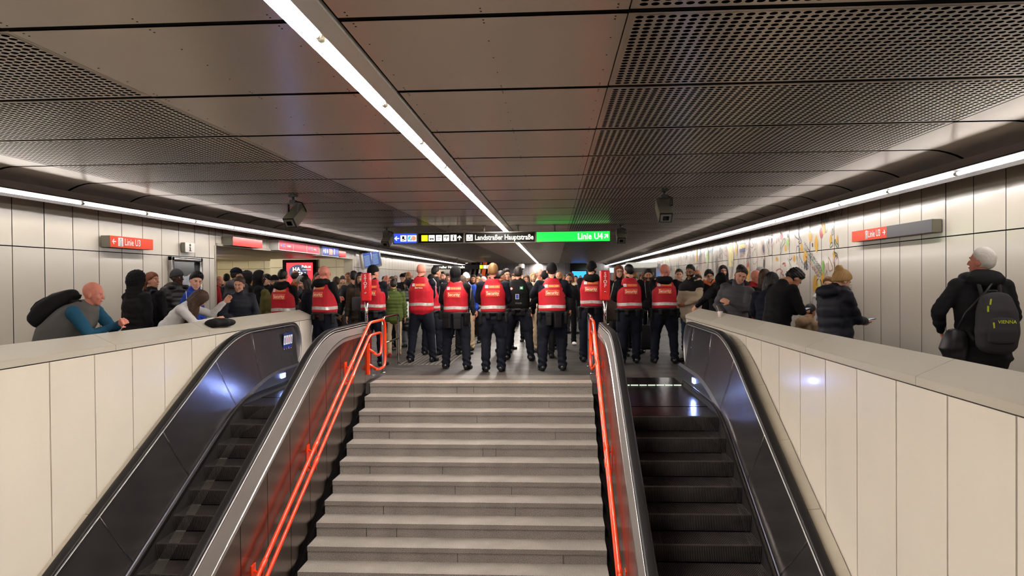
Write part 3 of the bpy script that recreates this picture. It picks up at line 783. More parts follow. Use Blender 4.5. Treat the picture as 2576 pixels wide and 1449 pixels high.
# ------------------------------------------------------------ wall signs
def wall_sign(name, Xf, y0, y1, z0, z1, depth, s, label, draw, frm=M_camgrey, extra=None):
    """box on a long wall; s=+1 faces +x (left wall)"""
    root = empty(name, (Xf-s*depth, (y0+y1)/2, (z0+z1)/2), label=label, cat='sign')
    oy, oz, oxx = root.location.y, root.location.z, root.location.x
    m = MB(); m.box(min(0,s*(depth-.004)), max(0,s*(depth-.004)), y0-oy, y1-oy, z0-oz, z1-oz); m.build('sign_box', [frm], root)
    ux = V((0,1,0)) if s > 0 else V((0,-1,0))
    draw(root, V((s*depth,0,0)), ux, UZ, (y1-y0)/2, (z1-z0)/2, V((s,0,0)))
    return root
def d_u3(root, O, ux, uz, hw, hh, n, left=True, red=(-1,1)):
    m = MB(); put_rect(m, red[0]*hw, red[1]*hw, -hh, hh, O, ux, uz); m.build('red_panel', [M_signred], root)
    m = MB(); P = O+n*.003; P2 = O+n*.005; s = hh/.092
    if left:
        put_arrow(m, -hw*.84, 0, .10*s, PI, P, ux, uz, 0); put_rect(m, -hw*.66,-hw*.44,-hh*.75,hh*.75,P,ux,uz,0); bx = -hw*.55
        put_text(m,'Linie U3', .155*s, P+ux*(-hw*.38), ux, uz, 0, 'LEFT', .88)
    else:
        a = -hw+ (red[1]-red[0])*hw*.42; bx = a+.04
        put_rect(m, a, a+.085*s,-hh*.75,hh*.75,P,ux,uz,0); bx = a+.042*s
        put_text(m,'Linie U3', .155*s, P+ux*(a+.10*s), ux, uz, 0, 'LEFT', .88)
        put_arrow(m, red[1]*hw-.08*s, 0, .10*s, 0, P, ux, uz, 0)
    for a, b, c, d in ((-.03,.03,-.062,-.055),(-.03,-.024,-.06,.02),(.024,.03,-.06,.02),(-.03,.03,.015,.022),(-.006,.006,-.05,.0)): put_rect(m, bx+a*s, bx+b*s, c*s, d*s, P2, ux, uz, 1)
    put_disc(m, bx-.012, .045*s, .009, P2, ux, uz, 1); put_disc(m, bx+.014, .045*s, .009, P2, ux, uz, 1)
    m.build('lettering', [M_white, M_blackp], root, label='white lettering with a lift pictogram')
a0 = at_x(277,606,-6.93); a1 = at_x(385,606,-6.93)
zt = at_x(277,592,-6.93).z; zb = at_x(277,621,-6.93).z
wall_sign('line_sign', -6.93, a0.y, a1.y, zb, zt, .15, 1, 'red Linie U3 sign with arrow to the left, fixed to the left wall', d_u3)
X_ = 4.80; a0 = at_x(2143,595,X_); a1 = at_x(2344,575,X_); am = at_x(2230,590,X_)
zt = at_x(2143,583,X_).z; zb = at_x(2143,609,X_).z
fr = (a0.y-am.y)/(a0.y-a1.y)
def d_u3r(root, O, ux, uz, hw, hh, n):
    d_u3(root, O, ux, uz, hw, hh, n, False, (-1, -1+2*fr))
    m = MB(); put_rect(m, (-1+2*fr)*hw, hw, -hh, hh, O, ux, uz); m.build('grey_panel', [M_grey], root, label='blank grey panel')
wall_sign('line_sign', X_, a1.y, a0.y, zb, zt, .12, -1, 'red Linie U3 sign with a blank grey panel, fixed to the right wall', d_u3r)
def d_i(root, O, ux, uz, hw, hh, n):
    m = MB(); put_rect(m, -hw, hw, -hh, hh, O, ux, uz); m.build('white_panel', [M_trough], root)
    m = MB(); P = O+n*.003; put_disc(m, 0, hh*.5, hh*.3, P, ux, uz); put_rect(m, -.022,.022,-hh*.6,hh*.1,P,ux,uz); put_rect(m, -.045,.022,-hh*.0,hh*.1,P,ux,uz); put_rect(m, -.05,.05,-hh*.75,-hh*.6,P,ux,uz)
    m.build('letter', [M_blackp], root)
X_ = -7.0; a0 = at_x(466,620,X_); a1 = at_x(490,622,X_)
wall_sign('information_sign', X_, a0.y, a1.y, at_x(478,635,X_).z, at_x(478,611,X_).z, .08, 1, 'square white information sign with a black letter i on the left wall', d_i)
def d_red(root, O, ux, uz, hw, hh, n):
    m = MB(); put_rect(m, -hw, hw, -hh, hh, O, ux, uz); m.build('red_panel', [mat('red_glow', hexc(226,50,44), .25, emis=hexc(226,50,44), es=.5)], root)
X_ = -6.85; a0 = at_x(586,606,X_); a1 = at_x(660,615,X_)
wall_sign('blank_sign', X_, a0.y, a1.y, at_x(586,617,X_).z, at_x(586,595,X_).z, .25, 1, 'blank red sign above the passage opening, the one nearest the camera', d_red)
def d_long(root, O, ux, uz, hw, hh, n):
    m = MB()
    for a, b in ((-.98,-.36),(-.34,.30),(.32,.98)): put_rect(m, a*hw, b*hw, -hh*.85, hh*.85, O, ux, uz)
    m.build('red_panel', [mat('pink_glow', hexc(160,24,44), .4, emis=hexc(225,60,90), es=.4, spec=.2)], root)
    m = MB(); P = O+n*.003
    for a in (-.98,.34):
        put_text(m, '1-2', .08, P+ux*(a*hw+.12), ux, uz, 0); put_disc(m, a*hw+.26,0,.05,P,ux,uz,1); put_text(m, 'Bahn', .045, P+ux*(a*hw+.34)+uz*.025, ux, uz, 0,'LEFT',.8)
        put_text(m, 'Wien', .045, P+ux*(a*hw+.34)-uz*.025, ux, uz, 0,'LEFT',.8); put_text(m, 'Floridsdorf' if a<0 else 'Meidling', .08, P+ux*(a*hw+.52), ux, uz, 0, 'LEFT', .8)
    m.build('lettering', [M_white, mat('logo_blue', hexc(40,110,210), .4)], root)
X_ = -6.86; a0 = at_x(701,615,X_); a1 = at_x(804,628,X_)
wall_sign('platform_sign', X_, a0.y, a1.y, at_x(701,629,X_).z, at_x(701,603,X_).z, .30, 1, 'long white box sign with three pink red fields above the passage', d_long, M_trough)
def d_blue(root, O, ux, uz, hw, hh, n):
    m = MB(); put_rect(m, -hw*.98, hw*.98, -hh*.9, hh*.9, O, ux, uz); m.build('blue_panel', [emit('lit_blue2', hexc(36,56,170), .8)], root)
    m = MB(); P = O+n*.003; put_arrow(m, -hw*.85,0,.1,PI/2,P,ux,uz,0); put_rect(m,-hw*.7,-hw*.62,-.06,.06,P,ux,uz,0); put_text(m,'H',.16,P+ux*(-hw*.42),ux,uz,0); put_rect(m,-hw*.2,hw*.2,-.09,.09,P,ux,uz,1); put_rect(m,hw*.4,hw*.46,-.07,.07,P,ux,uz,0); put_disc(m,hw*.43,.08,.025,P,ux,uz,0)
    m.build('pictograms', [E_white, E_salmon], root)
a0 = at_x(811,630,X_); a1 = at_x(852,636,X_)
wall_sign('blue_sign', X_, a0.y, a1.y, at_x(811,643,X_).z, at_x(811,619,X_).z, .25, 1, 'blue sign with white pictograms above the passage, right of the long pink one', d_blue, M_trough)
a0 = at_x(853,636,X_); a1 = at_x(870,640,X_)
wall_sign('blank_sign', X_, a0.y, a1.y, at_x(853,645,X_).z, at_x(853,631,X_).z, .2, 1, 'small blank red sign at the far end of the passage opening', d_red)

# monitors on the left wall beyond the opening
p = at_y(934,652,25.7); root = empty('departure_monitor', (p.x, 25.7, p.z), R(28), label='tilted twin departure monitor with blue glowing screens on the left wall', cat='monitor')
rt = Matrix.Rotation(R(-12),3,'Y') @ Matrix.Rotation(R(18),3,'X')
m = MB(); m.rbox((0,.12,0), (.74,.24,.62), .02, rt); m.build('housing', [M_trough], root)
m = MB()
for sx in (-.14,.17): m.obox(rt@V((sx,-.005,0)), (.29,.01,.54), rt, 0)
m.build('screen', [emit('screen_blue', hexc(70,95,150), .9)], root)
m = MB()
for sx in (-.14,.17):
    for k in range(9): m.obox(rt@V((sx-.02,-.012,.16-k*.045)), (.20,.004,.016), rt, 0)
    m.obox(rt@V((sx,-.012,.22)), (.28,.004,.05), rt, 1)
m.build('text_rows', [emit('screen_white', hexc(170,190,225), .8), emit('screen_bar', hexc(60,90,190), .9)], root)
m = MB(); m.tube([(-.1,.2,.2),(-.3,.25,.5),(-.3,.3,CZ-root.location.z)], .03, 8); m.build('arm', [M_camdark], root)

# showcase with the broken map on the left wall
a0 = at_x(428,700,XL+.05); a1 = at_x(506,700,XL+.05); zt = at_x(428,644,XL+.05).z
root = empty('showcase', (XL+.01, (a0.y+a1.y)/2, 0), label='steel framed showcase with a crumpled map on the left wall beside the passage', cat='showcase')
hy = (a1.y-a0.y)/2
m = MB()
for a, b, c, d in ((-hy,-hy+.09,.3,zt),(hy-.09,hy,.3,zt),(-hy,hy,zt-.09,zt),(-hy,hy,.3,.39)): m.rbox((.04,(a+b)/2,(c+d)/2), (.09,b-a,d-c), .015)
m.build('frame', [M_chrome], root)
m = MB(); m.box(.0,.012,-hy+.09,hy-.09,.39,zt-.09); m.build('back_panel', [mat('showcase_back', hexc(66,74,74), .12)], root)
m = MB(); n = 10; vs = []
for j in range(n+1):
    for i in range(n+1): vs.append((.025+.012*math.sin(i*1.9+j)+.01*math.sin(j*2.3), -hy*.45+i/n*hy*1.1, 1.0+j/n*.75+.03*math.sin(i)))
m.add(vs, [(j*(n+1)+i,j*(n+1)+i+1,(j+1)*(n+1)+i+1,(j+1)*(n+1)+i) for j in range(n) for i in range(n)], 0, True); m.build('map_sheet', [mat('map_paper', hexc(190,196,204), .5, noise=(14,.2,4))], root, fix=False)

# advert screen in the passage
p0 = at_y(712,654,24.9); p1 = at_y(798,770,24.9); root = empty('advert_screen', ((p0.x+p1.x)/2, 24.90, (p0.z)/2), label='large black framed screen showing a red advert in the side passage', cat='screen')
hw = (p1.x-p0.x)/2; zt = p0.z/2
m = MB(); m.rbox((0,0,0), (hw*2,.14,zt*2), .02); m.build('housing', [M_glassblk], root)
ih0, ih1 = at_y(750,716,24.9).z-root.location.z-.75, at_y(750,661,24.9).z-root.location.z
m = MB(); put_rect(m, -hw*.76, hw*.8, ih0, ih1, (0,-.075,0), UX, UZ); m.build('display', [emit('advert_red', hexc(240,20,50), 1.3)], root, label='glowing red display')
m = MB(); zc = ih1-.24
put_disc(m, -hw*.06, zc-.1, .34, (0,-.078,0), UX, UZ, 1, 24, .27)
put_text(m, 'HA', .2, (-.1,-.082,zc), UX, UZ, 0); put_text(m, 'BEN', .24, (.02,-.082,zc-.19), UX, UZ, 0)
put_text(m, 'Puls.at', .13, (hw*.42,-.08,ih1-.14), UX, UZ, 0); put_rect(m, hw*.2,hw*.7,ih1-.26,ih1-.25,(0,-.08,0),UX,UZ,0)
m.build('advert_text', [E_white, emit('advert_blue', hexc(30,50,110), .7)], root)

# far end: blue screen, cabinet, posters
FE = YF-.05
def far_box(name, px0, px1, py0, py1, Y, depth, mt, label, cat, frame=None):
    a = at_y(px0,py0,Y); b = at_y(px1,py1,Y)
    root = empty(name, ((a.x+b.x)/2, Y+depth/2, (a.z+b.z)/2), label=label, cat=cat); hw, hh = (b.x-a.x)/2, (a.z-b.z)/2
    m = MB(); m.rbox((0,0,0), (hw*2,depth,hh*2), .02); m.build('housing', [frame or M_glassblk], root)
    m = MB(); put_rect(m, -hw*.86, hw*.86, -hh*.88, hh*.88, (0,-depth/2-.004,0), UX, UZ); m.build('display', [mt], root)
    return root, hw, hh
far_box('advert_screen', 1436, 1478, 680, 720, FE-.2, .2, emit('blue_screen', hexc(40,140,255), 2.2), 'bright blue advert screen at the far end of the hall', 'screen')
m = MB(); a = at_y(1434,663,FE-.1); b = at_y(1478,680,FE-.1); m.box(a.x,b.x,FE-.25,FE-.02,b.z,min(a.z,CZ)); m.box(a.x,a.x+.1,FE-.3,FE-.02,0,b.z); struct(m, 'trim_6', [M_glassblk])
far_box('info_screen', 1532, 1545, 673, 687, 40, .12, emit('pale_screen', hexc(200,225,240), 1.2), 'small pale screen on a dark stand far down the hall', 'screen')
a = at_y(1592,665,34); b = at_y(1615,760,34)
root = empty('ticket_machine', (XR-.82, 34, 0), label='dark steel cabinet with bright top at the far right wall', cat='cabinet')
m = MB(); m.rbox((0,0,1.05), (1.3,.6,2.1), .02); m.build('cabinet_body', [mat('cabinet_dark', hexc(66,62,60), .35, metal=.6)], root)
m = MB(); m.box(-.55,.55,-.31,-.303,1.2,1.9); m.build('control_panel', [mat('cabinet_panel', hexc(110,106,100), .3)], root)
m = MB(); m.rbox((0,0,2.26), (1.4,.7,.2), .02); m.build('light_header', [emit('header_glow', hexc(245,240,225), .5)], root)

# far left: twin escalators climbing out of the hall
root = empty('far_escalator', (at_y(1215,700,50).x, 50, 0), label='distant escalators with an orange strip climbing beyond the far left crowd', cat='escalator')
for i, (px, mt) in enumerate(((1172,M_darksteel),(1184,M_steel),(1196,M_trough),(1206,M_darksteel),(1221,M_darksteel))):
    x = at_y(px,700,50).x-root.location.x; m = MB()
    m.prism([(0,0),(0,1.0),(10,6.6),(10,5.6)], 'x', x, x+.14, 0)
    m.build('balustrade', [mt], root)
for px in (1190,1213):
    x = at_y(px,700,50).x-root.location.x; m = MB()
    for k in range(28): m.box(x-.3, x+.3, k*.36, k*.36+.38, k*.2-.2, k*.2)
    m.build('steps', [M_step], root)
x = at_y(1206,700,50).x-root.location.x; m = MB(); m.box(x-.02,x+.22,-.02,.0,.4,1.2); m.prism([(0,.9),(0,1.1),(10,6.7),(10,6.5)], 'x', x-.02, x+.22); m.build('orange_strip', [emit('orange_dim', hexc(230,90,40), .5)], root)

# ------------------------------------------------------------ mural on the right wall
MX = XR-.0065
mcols = [hexc(30,30,34), hexc(30,50,104), hexc(228,170,32), hexc(190,28,44), hexc(36,90,52), hexc(190,110,60), hexc(150,200,90), hexc(150,150,150), hexc(236,222,150), hexc(70,110,120)]
mmats = [mat('paint_%s' % n, c, .3) for n, c in zip('black blue yellow red green brown lime grey cream teal'.split(), mcols)]
mu = MB(); lay = [0]
def WR(zx, zy): p = at_x(1780+zx/7.156, 520+zy/7.156, MX); return (p.y, p.z)
def smoothpts(P, closed=False, n=5):
    out = []; L = len(P)
    rng = range(L) if closed else range(L-1)
    for i in rng:
        p0 = P[(i-1)%L] if closed or i > 0 else P[i]; p1 = P[i]; p2 = P[(i+1)%L]; p3 = P[(i+2)%L] if closed or i+2 < L else p2
        for k in range(n):
            t = k/n; out.append(tuple(.5*((2*b)+(-a+c)*t+(2*a-5*b+4*c-d)*t*t+(-a+3*b-3*c+d)*t**3) for a,b,c,d in zip(p0,p1,p2,p3)))
    if not closed: out.append(P[-1])
    return out
def stroke(P, w, mi, closed=False, sm=True):
    lay[0] = (lay[0]+1) % 40; X = MX-.001-lay[0]*.00004
    Q = smoothpts(P, closed) if sm else P
    if closed: Q = Q+[Q[0]]
    vs = []
    for i in range(len(Q)):
        a, b = Q[max(i-1,0)], Q[min(i+1,len(Q)-1)]; dx, dy = b[0]-a[0], b[1]-a[1]; l = math.hypot(dx,dy) or 1
        nx, ny = -dy/l*w/2, dx/l*w/2; vs += [(X,Q[i][0]+nx,Q[i][1]+ny),(X,Q[i][0]-nx,Q[i][1]-ny)]
    mu.add(vs, [(2*i,2*i+1,2*i+3,2*i+2) for i in range(len(Q)-1)], mi)
def fill(P, mi, sm=True):
    lay[0] = (lay[0]+1) % 40; X = MX-.001-lay[0]*.00004
    Q = smoothpts(P, True) if sm else P
    mu.add([(X,a,b) for a, b in Q], [tuple(range(len(Q)))], mi)
def ell(zx, zy, rx, rz, mi, rot=0):
    cy, cz = WR(zx, zy); rx *= .78; rz *= .8; q_ = .8+.4*((zx*7)%10)/10; fill([(cy+rx*math.cos(t)*(1+.25*math.sin(t*2+zx))-rz*math.sin(t)*math.sin(rot), cz+rz*math.sin(t)*(1-.2*math.cos(t)*q_)*math.cos(rot)+rx*math.cos(t)*math.sin(rot)) for t in [k*PI/5 for k in range(10)]], mi)
S = lambda pts, w, mi, c=False: stroke([WR(*p) for p in pts], w, mi, c)
S([(1570,500),(1590,550),(1650,600),(1640,640),(1665,665),(1690,630),(1660,550),(1640,500),(1620,300)], .02, 1)
S([(1600,750),(1625,705),(1660,760),(1665,900),(1720,1020),(1790,1120),(1815,1080),(1770,1000),(1725,950)], .018, 1)
S([(1630,1060),(1600,860),(1600,750)], .016, 1)
for a in ((1848,545,.10,.13,2),(1955,670,.10,.2,2),(1400,750,.10,.09,2),(1690,740,.09,.11,2),(1755,900,.11,.17,2),(2085,385,.16,.14,2),(1560,935,.08,.1,2),(1245,950,.09,.07,2),(2070,1240,.09,.2,2),(2042,475,.09,.13,3),(1328,540,.10,.09,3),(725,1090,.10,.16,3),(1440,640,.12,.1,6),(2075,1090,.07,.16,6),(2215,590,.07,.1,2),(2275,860,.07,.08,2),(2330,600,.06,.1,2),(1745,1060,.04,.1,0),(1778,1050,.07,.13,0),(1015,1020,.08,.14,0),(1100,620,.07,.09,0),(1155,610,.05,.09,1),(1000,760,.05,.13,1),(1890,690,.05,.05,0),(1445,520,.05,.06,0)): ell(*a)
S([(1070,520),(1068,640),(1095,780),(1090,850),(1120,875),(1165,850),(1165,760),(1200,560),(1150,520),(1110,515)], .014, 0, True)
S([(960,590),(985,700),(965,800),(1000,860),(1025,800),(1010,690),(1020,590)], .02, 5)
S([(1380,570),(1395,640),(1340,740),(1325,845),(1310,790),(1345,640)], .016, 4, True)
S([(2300,590),(2290,650),(2340,745),(2352,690),(2320,650)], .022, 4, True); S([(2240,640),(2205,700),(2215,735),(2250,690)], .016, 4, True); S([(2280,800),(2310,890),(2330,850),(2290,820)], .02, 4, True); S([(2250,400),(2240,500),(2265,500),(2262,420)], .012, 0, True)
S([(2180,910),(2250,1110),(2190,1150),(2175,1000)], .014, 5, True); S([(2330,900),(2280,1120),(2300,1150),(2355,1000)], .014, 5, True)
S([(1960,1420),(1970,1330),(2005,1305),(2045,1340),(2060,1420)], .022, 0); ell(2010,1390,.1,.12,8)
S([(800,640),(830,700),(800,740),(775,720)], .016, 0); S([(860,640),(855,760),(890,900),(880,1000),(835,1030),(805,960),(830,800),(865,760)], .012, 0)
S([(1440,930),(1500,1060),(1500,1130),(1430,1200)], .012, 0); S([(1470,940),(1490,960),(1520,920)], .02, 0)
for k in range(4): S([(1340+k*8,1040),(1370+k*10,1010),(1390+k*6,1080)], .012, 3)
S([(1230,1150),(1300,1120),(1350,1170),(1320,1190),(1360,1230)], .016, 3); S([(960,950),(985,910),(1010,990),(1020,1060)], .012, 0)
fill([WR(575,740),WR(680,710),WR(680,815),WR(575,825)], 1, False); fill([WR(575,690),WR(680,660),WR(680,735),WR(575,765)], 2, False); fill([WR(575,660),WR(680,640),WR(680,665),WR(575,692)], 9, False)
S([(610,720),(632,745),(655,710)], .012, 0)
fill([WR(30,770),WR(103,735),WR(103,800),WR(30,840)], 9, False); fill([WR(372,700),WR(463,650),WR(463,1080),WR(372,1080)], 8, False)
S([(410,700),(400,820),(420,1000)], .02, 2); S([(445,680),(450,800),(430,1010)], .02, 2); S([(475,820),(480,900),(450,1000),(465,1010)], .012, 0, True)
S([(245,780),(250,830),(215,890),(245,935),(270,900)], .012, 0); S([(250,780),(300,850),(320,920)], .012, 0); S([(320,800),(355,800),(345,900),(330,880),(310,870)], .016, 3)
# slanting band of painted handwriting
rn = random.Random(11)
for r_, mi in enumerate((0,0,7,0,4,6,3,3,0)):
    for k in range(30):
        zx = 1745+k*10.5-r_*5+ (r_*8); zy = 640+k*17.5+r_*34-(k*1.0)
        if zx > 2080 or zy > 1270: continue
        c = WR(zx, zy); s = .028
        P = [(c[0]+rn.uniform(-s,s), c[1]+rn.uniform(-s,s)) for _ in range(3)]
        stroke(P, .009, mi, False, False)
def blobline(cy, cz, r, mi, w):
    n = rn.randint(5,8); P = [(cy+r*rn.uniform(.4,1)*math.cos(t)*.7, cz+r*rn.uniform(.5,1.3)*math.sin(t)) for t in [k*2*PI/n for k in range(n)]]
    stroke(P, w, mi, True)
for k in range(90):            # dense small marks at the top of the first panels
    cy = rn.uniform(12.5,15.6); cz = rn.uniform(2.62,2.9); blobline(cy, cz, rn.uniform(.03,.07), 0, .008)
for k in range(46):
    cy = rn.uniform(12.6,18.0); cz = rn.uniform(.3,2.7); blobline(cy, cz, rn.uniform(.05,.12), rn.choice((0,0,1,3,4,5)), rn.uniform(.008,.012))
for k in range(16):
    cy = rn.uniform(12.9,14.2); cz = rn.uniform(.8,1.25); blobline(cy, cz, rn.uniform(.06,.14), 3 if k%3 else 0, .016)
cy, cz = at_x(2020,752,MX).y, at_x(2020,752,MX).z
fill([(c1, c2) for c1, c2 in [(WR(0,0)[0],1.2)]*0+[(13.7,1.35),(13.95,1.35),(13.9,1.62),(13.75,1.6)]], 2)
y = 18.2
while y < 36:                   # farther panels: freehand figures and colour patches
    for q in range(5):
        cy, cz = y+rn.uniform(.1,.5), rn.uniform(.9,2.7); mi = rn.choice((0,0,0,1,3,4,5,7))
        blobline(cy, cz, rn.uniform(.08,.28), mi, rn.uniform(.01,.018))
        P = [(cy+rn.uniform(-.25,.25), cz+rn.uniform(-.4,.4)) for _ in range(5)]; stroke(P, .012, rn.choice((0,0,7,1)))
    if rn.random() < .8:
        cy, cz = y+.3, rn.uniform(1.2,2.5); rr = rn.uniform(.08,.2); fill([(cy+rr*rn.uniform(.7,1)*math.cos(t), cz+rr*1.5*math.sin(t)) for t in [k*PI/4 for k in range(8)]], rn.choice((2,3,6,2,8,9)))
    y += .6
me = mu.mesh('wall_mural'); link('wall_mural', me, mmats, None, 'long mural of doodled figures, drops and handwriting painted on the right wall', 'mural')
m = MB()
for k in range(6): m.box(MX-.002, MX-.001, at_x(2142,735+k*2,MX).y-.02, at_x(2125,735,MX).y, 1.46-k*.035, 1.47-k*.035)
tag(m.build('wall_caption', [mat('caption_grey', hexc(120,118,116), .5)]), 'small printed caption lines on the right wall beside the mural', 'caption')
# ------------------------------------------------------------ people
SKIN = {'pale': hexc(226,172,146), 'fair': hexc(212,154,126), 'tan': hexc(186,128,96), 'olive': hexc(168,116,84), 'dark': hexc(74,48,38), 'red': hexc(214,136,116)}
HAIRC = {'black': hexc(20,17,17), 'dark': hexc(36,28,25), 'brown': hexc(66,46,34), 'auburn': hexc(120,68,44), 'blond': hexc(178,140,88), 'grey': hexc(140,134,128), 'white': hexc(222,216,206), 'light': hexc(140,104,66)}
def skinm(k): return mat('skin_'+k, SKIN[k], .5, spec=.3, noise=(28,.10,3))
def hairm(k): return mat('hair_'+k, HAIRC[k], .55, spec=.3, bump=(60,.5,.004,(1,1,.15)))
def clothm(name, rgb, rough=.85, spec=.15): return mat('cloth_'+name, hexc(*rgb), rough, spec=spec)
M_eyew = mat('eye_white', hexc(225,220,214), .3); M_iris = mat('iris', hexc(44,30,22), .2)
_rs = np.random.RandomState(5)
_ND = _rs.normal(size=(18,3)); _ND /= np.linalg.norm(_ND, axis=1)[:,None]; _NP = _rs.uniform(0,6.28,18)
def nz(co, f, seed=0):
    out = np.zeros(len(co))
    for i in range(6):
        j = (i*3+seed) % 18
        out += np.sin(co@_ND[j]*f*(1+.35*i)+_NP[j]+seed)/(1+.4*i)
    return out/2.6
def loft(mb, rings, side=V((1,0,0)), n=16, dome=True, sq=1.0):
    """rings: (center, a, b[, side]) ; a along side, b across"""
    R_ = [(V(r[0]), r[1], r[2]) for r in rings]
    if dome:
        for end in (0, -1):
            c, a, b = R_[end]; nx = R_[1 if end == 0 else -2][0]; d = (c-nx).normalized(); q = min(a,b)
            extra = [(c+d*q*.45, a*.82, b*.82), (c+d*q*.72, a*.45, b*.45)]
            if end == 0: R_ = extra[::-1]+R_
            else: R_ = R_+extra
    rr = []
    for i, (c, a, b) in enumerate(R_):
        t = (R_[min(i+1,len(R_)-1)][0]-R_[max(i-1,0)][0])
        t = t.normalized() if t.length > 1e-6 else V((0,0,1))
        s = side-t*side.dot(t)
        s = s.normalized() if s.length > 1e-3 else t.orthogonal().normalized()
        w_ = t.cross(s)
        ring = []
        for k in range(n):
            an = 2*PI*k/n; ca, sa = math.cos(an), math.sin(an)
            ring.append(c+s*(a*math.copysign(abs(ca)**sq, ca))+w_*(b*math.copysign(abs(sa)**sq, sa)))
        rr.append(ring)
    mb.sweep(rr, 0, smooth=True)
def ball(mb, c, r, rot=None, nu=12, nv=8):
    c = V(c); r = V(r if hasattr(r,'__len__') else (r,r,r)); m = rot or Matrix.Identity(3); vs = []
    vs.append(c+m@V((0,0,-r.z)))
    for j in range(1, nv):
        ph = -PI/2+PI*j/nv
        for k in range(nu):
            th = 2*PI*k/nu; vs.append(c+m@V((r.x*math.cos(ph)*math.cos(th), r.y*math.cos(ph)*math.sin(th), r.z*math.sin(ph))))
    vs.append(c+m@V((0,0,r.z))); L_ = len(vs)-1; fs = []
    for k in range(nu): fs.append((0, 1+(k+1)%nu, 1+k)); fs.append((L_, 1+(nv-2)*nu+k, 1+(nv-2)*nu+(k+1)%nu))
    for j in range(nv-2):
        for k in range(nu): a = 1+j*nu; fs.append((a+k, a+(k+1)%nu, a+nu+(k+1)%nu, a+nu+k))
    mb.add(vs, fs, 0, True)
TS = bpy.data.scenes.new('workbench')
def remesh(mb, voxel, smooth=2, disp=None):
    """fuse the shapes into one continuous surface; disp(co, no)->offset along normal"""
    me = mb.mesh('tmp')
    bm = bmesh.new(); bm.from_mesh(me); bmesh.ops.recalc_face_normals(bm, faces=bm.faces); bm.to_mesh(me); bm.free()
    o = bpy.data.objects.new('tmp', me); TS.collection.objects.link(o)
    md = o.modifiers.new('r', 'REMESH'); md.mode = 'VOXEL'; md.voxel_size = voxel; md.use_smooth_shade = True
    if smooth:
        sm = o.modifiers.new('s', 'SMOOTH'); sm.iterations = smooth; sm.factor = .5
    TS.view_layers[0].update()
    out = bpy.data.meshes.new_from_object(o.evaluated_get(TS.view_layers[0].depsgraph))
    bpy.data.objects.remove(o); bpy.data.meshes.remove(me)
    if disp:
        n = len(out.vertices); co = np.empty(n*3); out.vertices.foreach_get('co', co); co = co.reshape(-1,3)
        no = np.empty(n*3); out.vertices.foreach_get('normal', no); no = no.reshape(-1,3)
        co = co+no*disp(co, no)[:,None]; out.vertices.foreach_set('co', co.ravel()); out.update()
    out.polygons.foreach_set('use_smooth', [True]*len(out.polygons))
    return out

ARMS = {   # wrist position for the right side (x>0), elbow hint, in root frame at 1.78 m
 'down': ((.27,.04,.82),(.5,-1,0)), 'front': ((.07,.22,1.07),(1,-.25,-.45)), 'fold': ((-.06,.22,1.20),(.9,-.1,-.7)),
 'phone': ((.09,.31,1.20),(.55,-.2,-1)), 'hip': ((.20,.03,1.02),(1,-.5,.1)), 'pocket': ((.22,.10,.92),(.8,-.9,0)),
 'chest': ((.03,.24,1.26),(.8,-.1,-.9)), 'face': ((.10,.20,1.46),(.6,.1,-1)), 'back': ((.08,-.20,1.0),(1,-.2,0)),
 'vestgrip': ((.10,.20,1.33),(1,-.2,-.5)), 'carry': ((.25,.12,.95),(.6,-1,-.1))}
def ik(sh, wr, hint, l1, l2):
    d = wr-sh; L_ = d.length; mx = (l1+l2)*.995
    if L_ > mx: wr = sh+d*(mx/L_); d = wr-sh; L_ = mx
    a = (l1*l1-l2*l2+L_*L_)/(2*L_); h = math.sqrt(max(l1*l1-a*a, 0)); u = d/L_
    hv = V(hint); hv = hv-u*hv.dot(u)
    hv = hv.normalized() if hv.length > 1e-4 else u.orthogonal().normalized()
    return sh+u*a+hv*h, wr

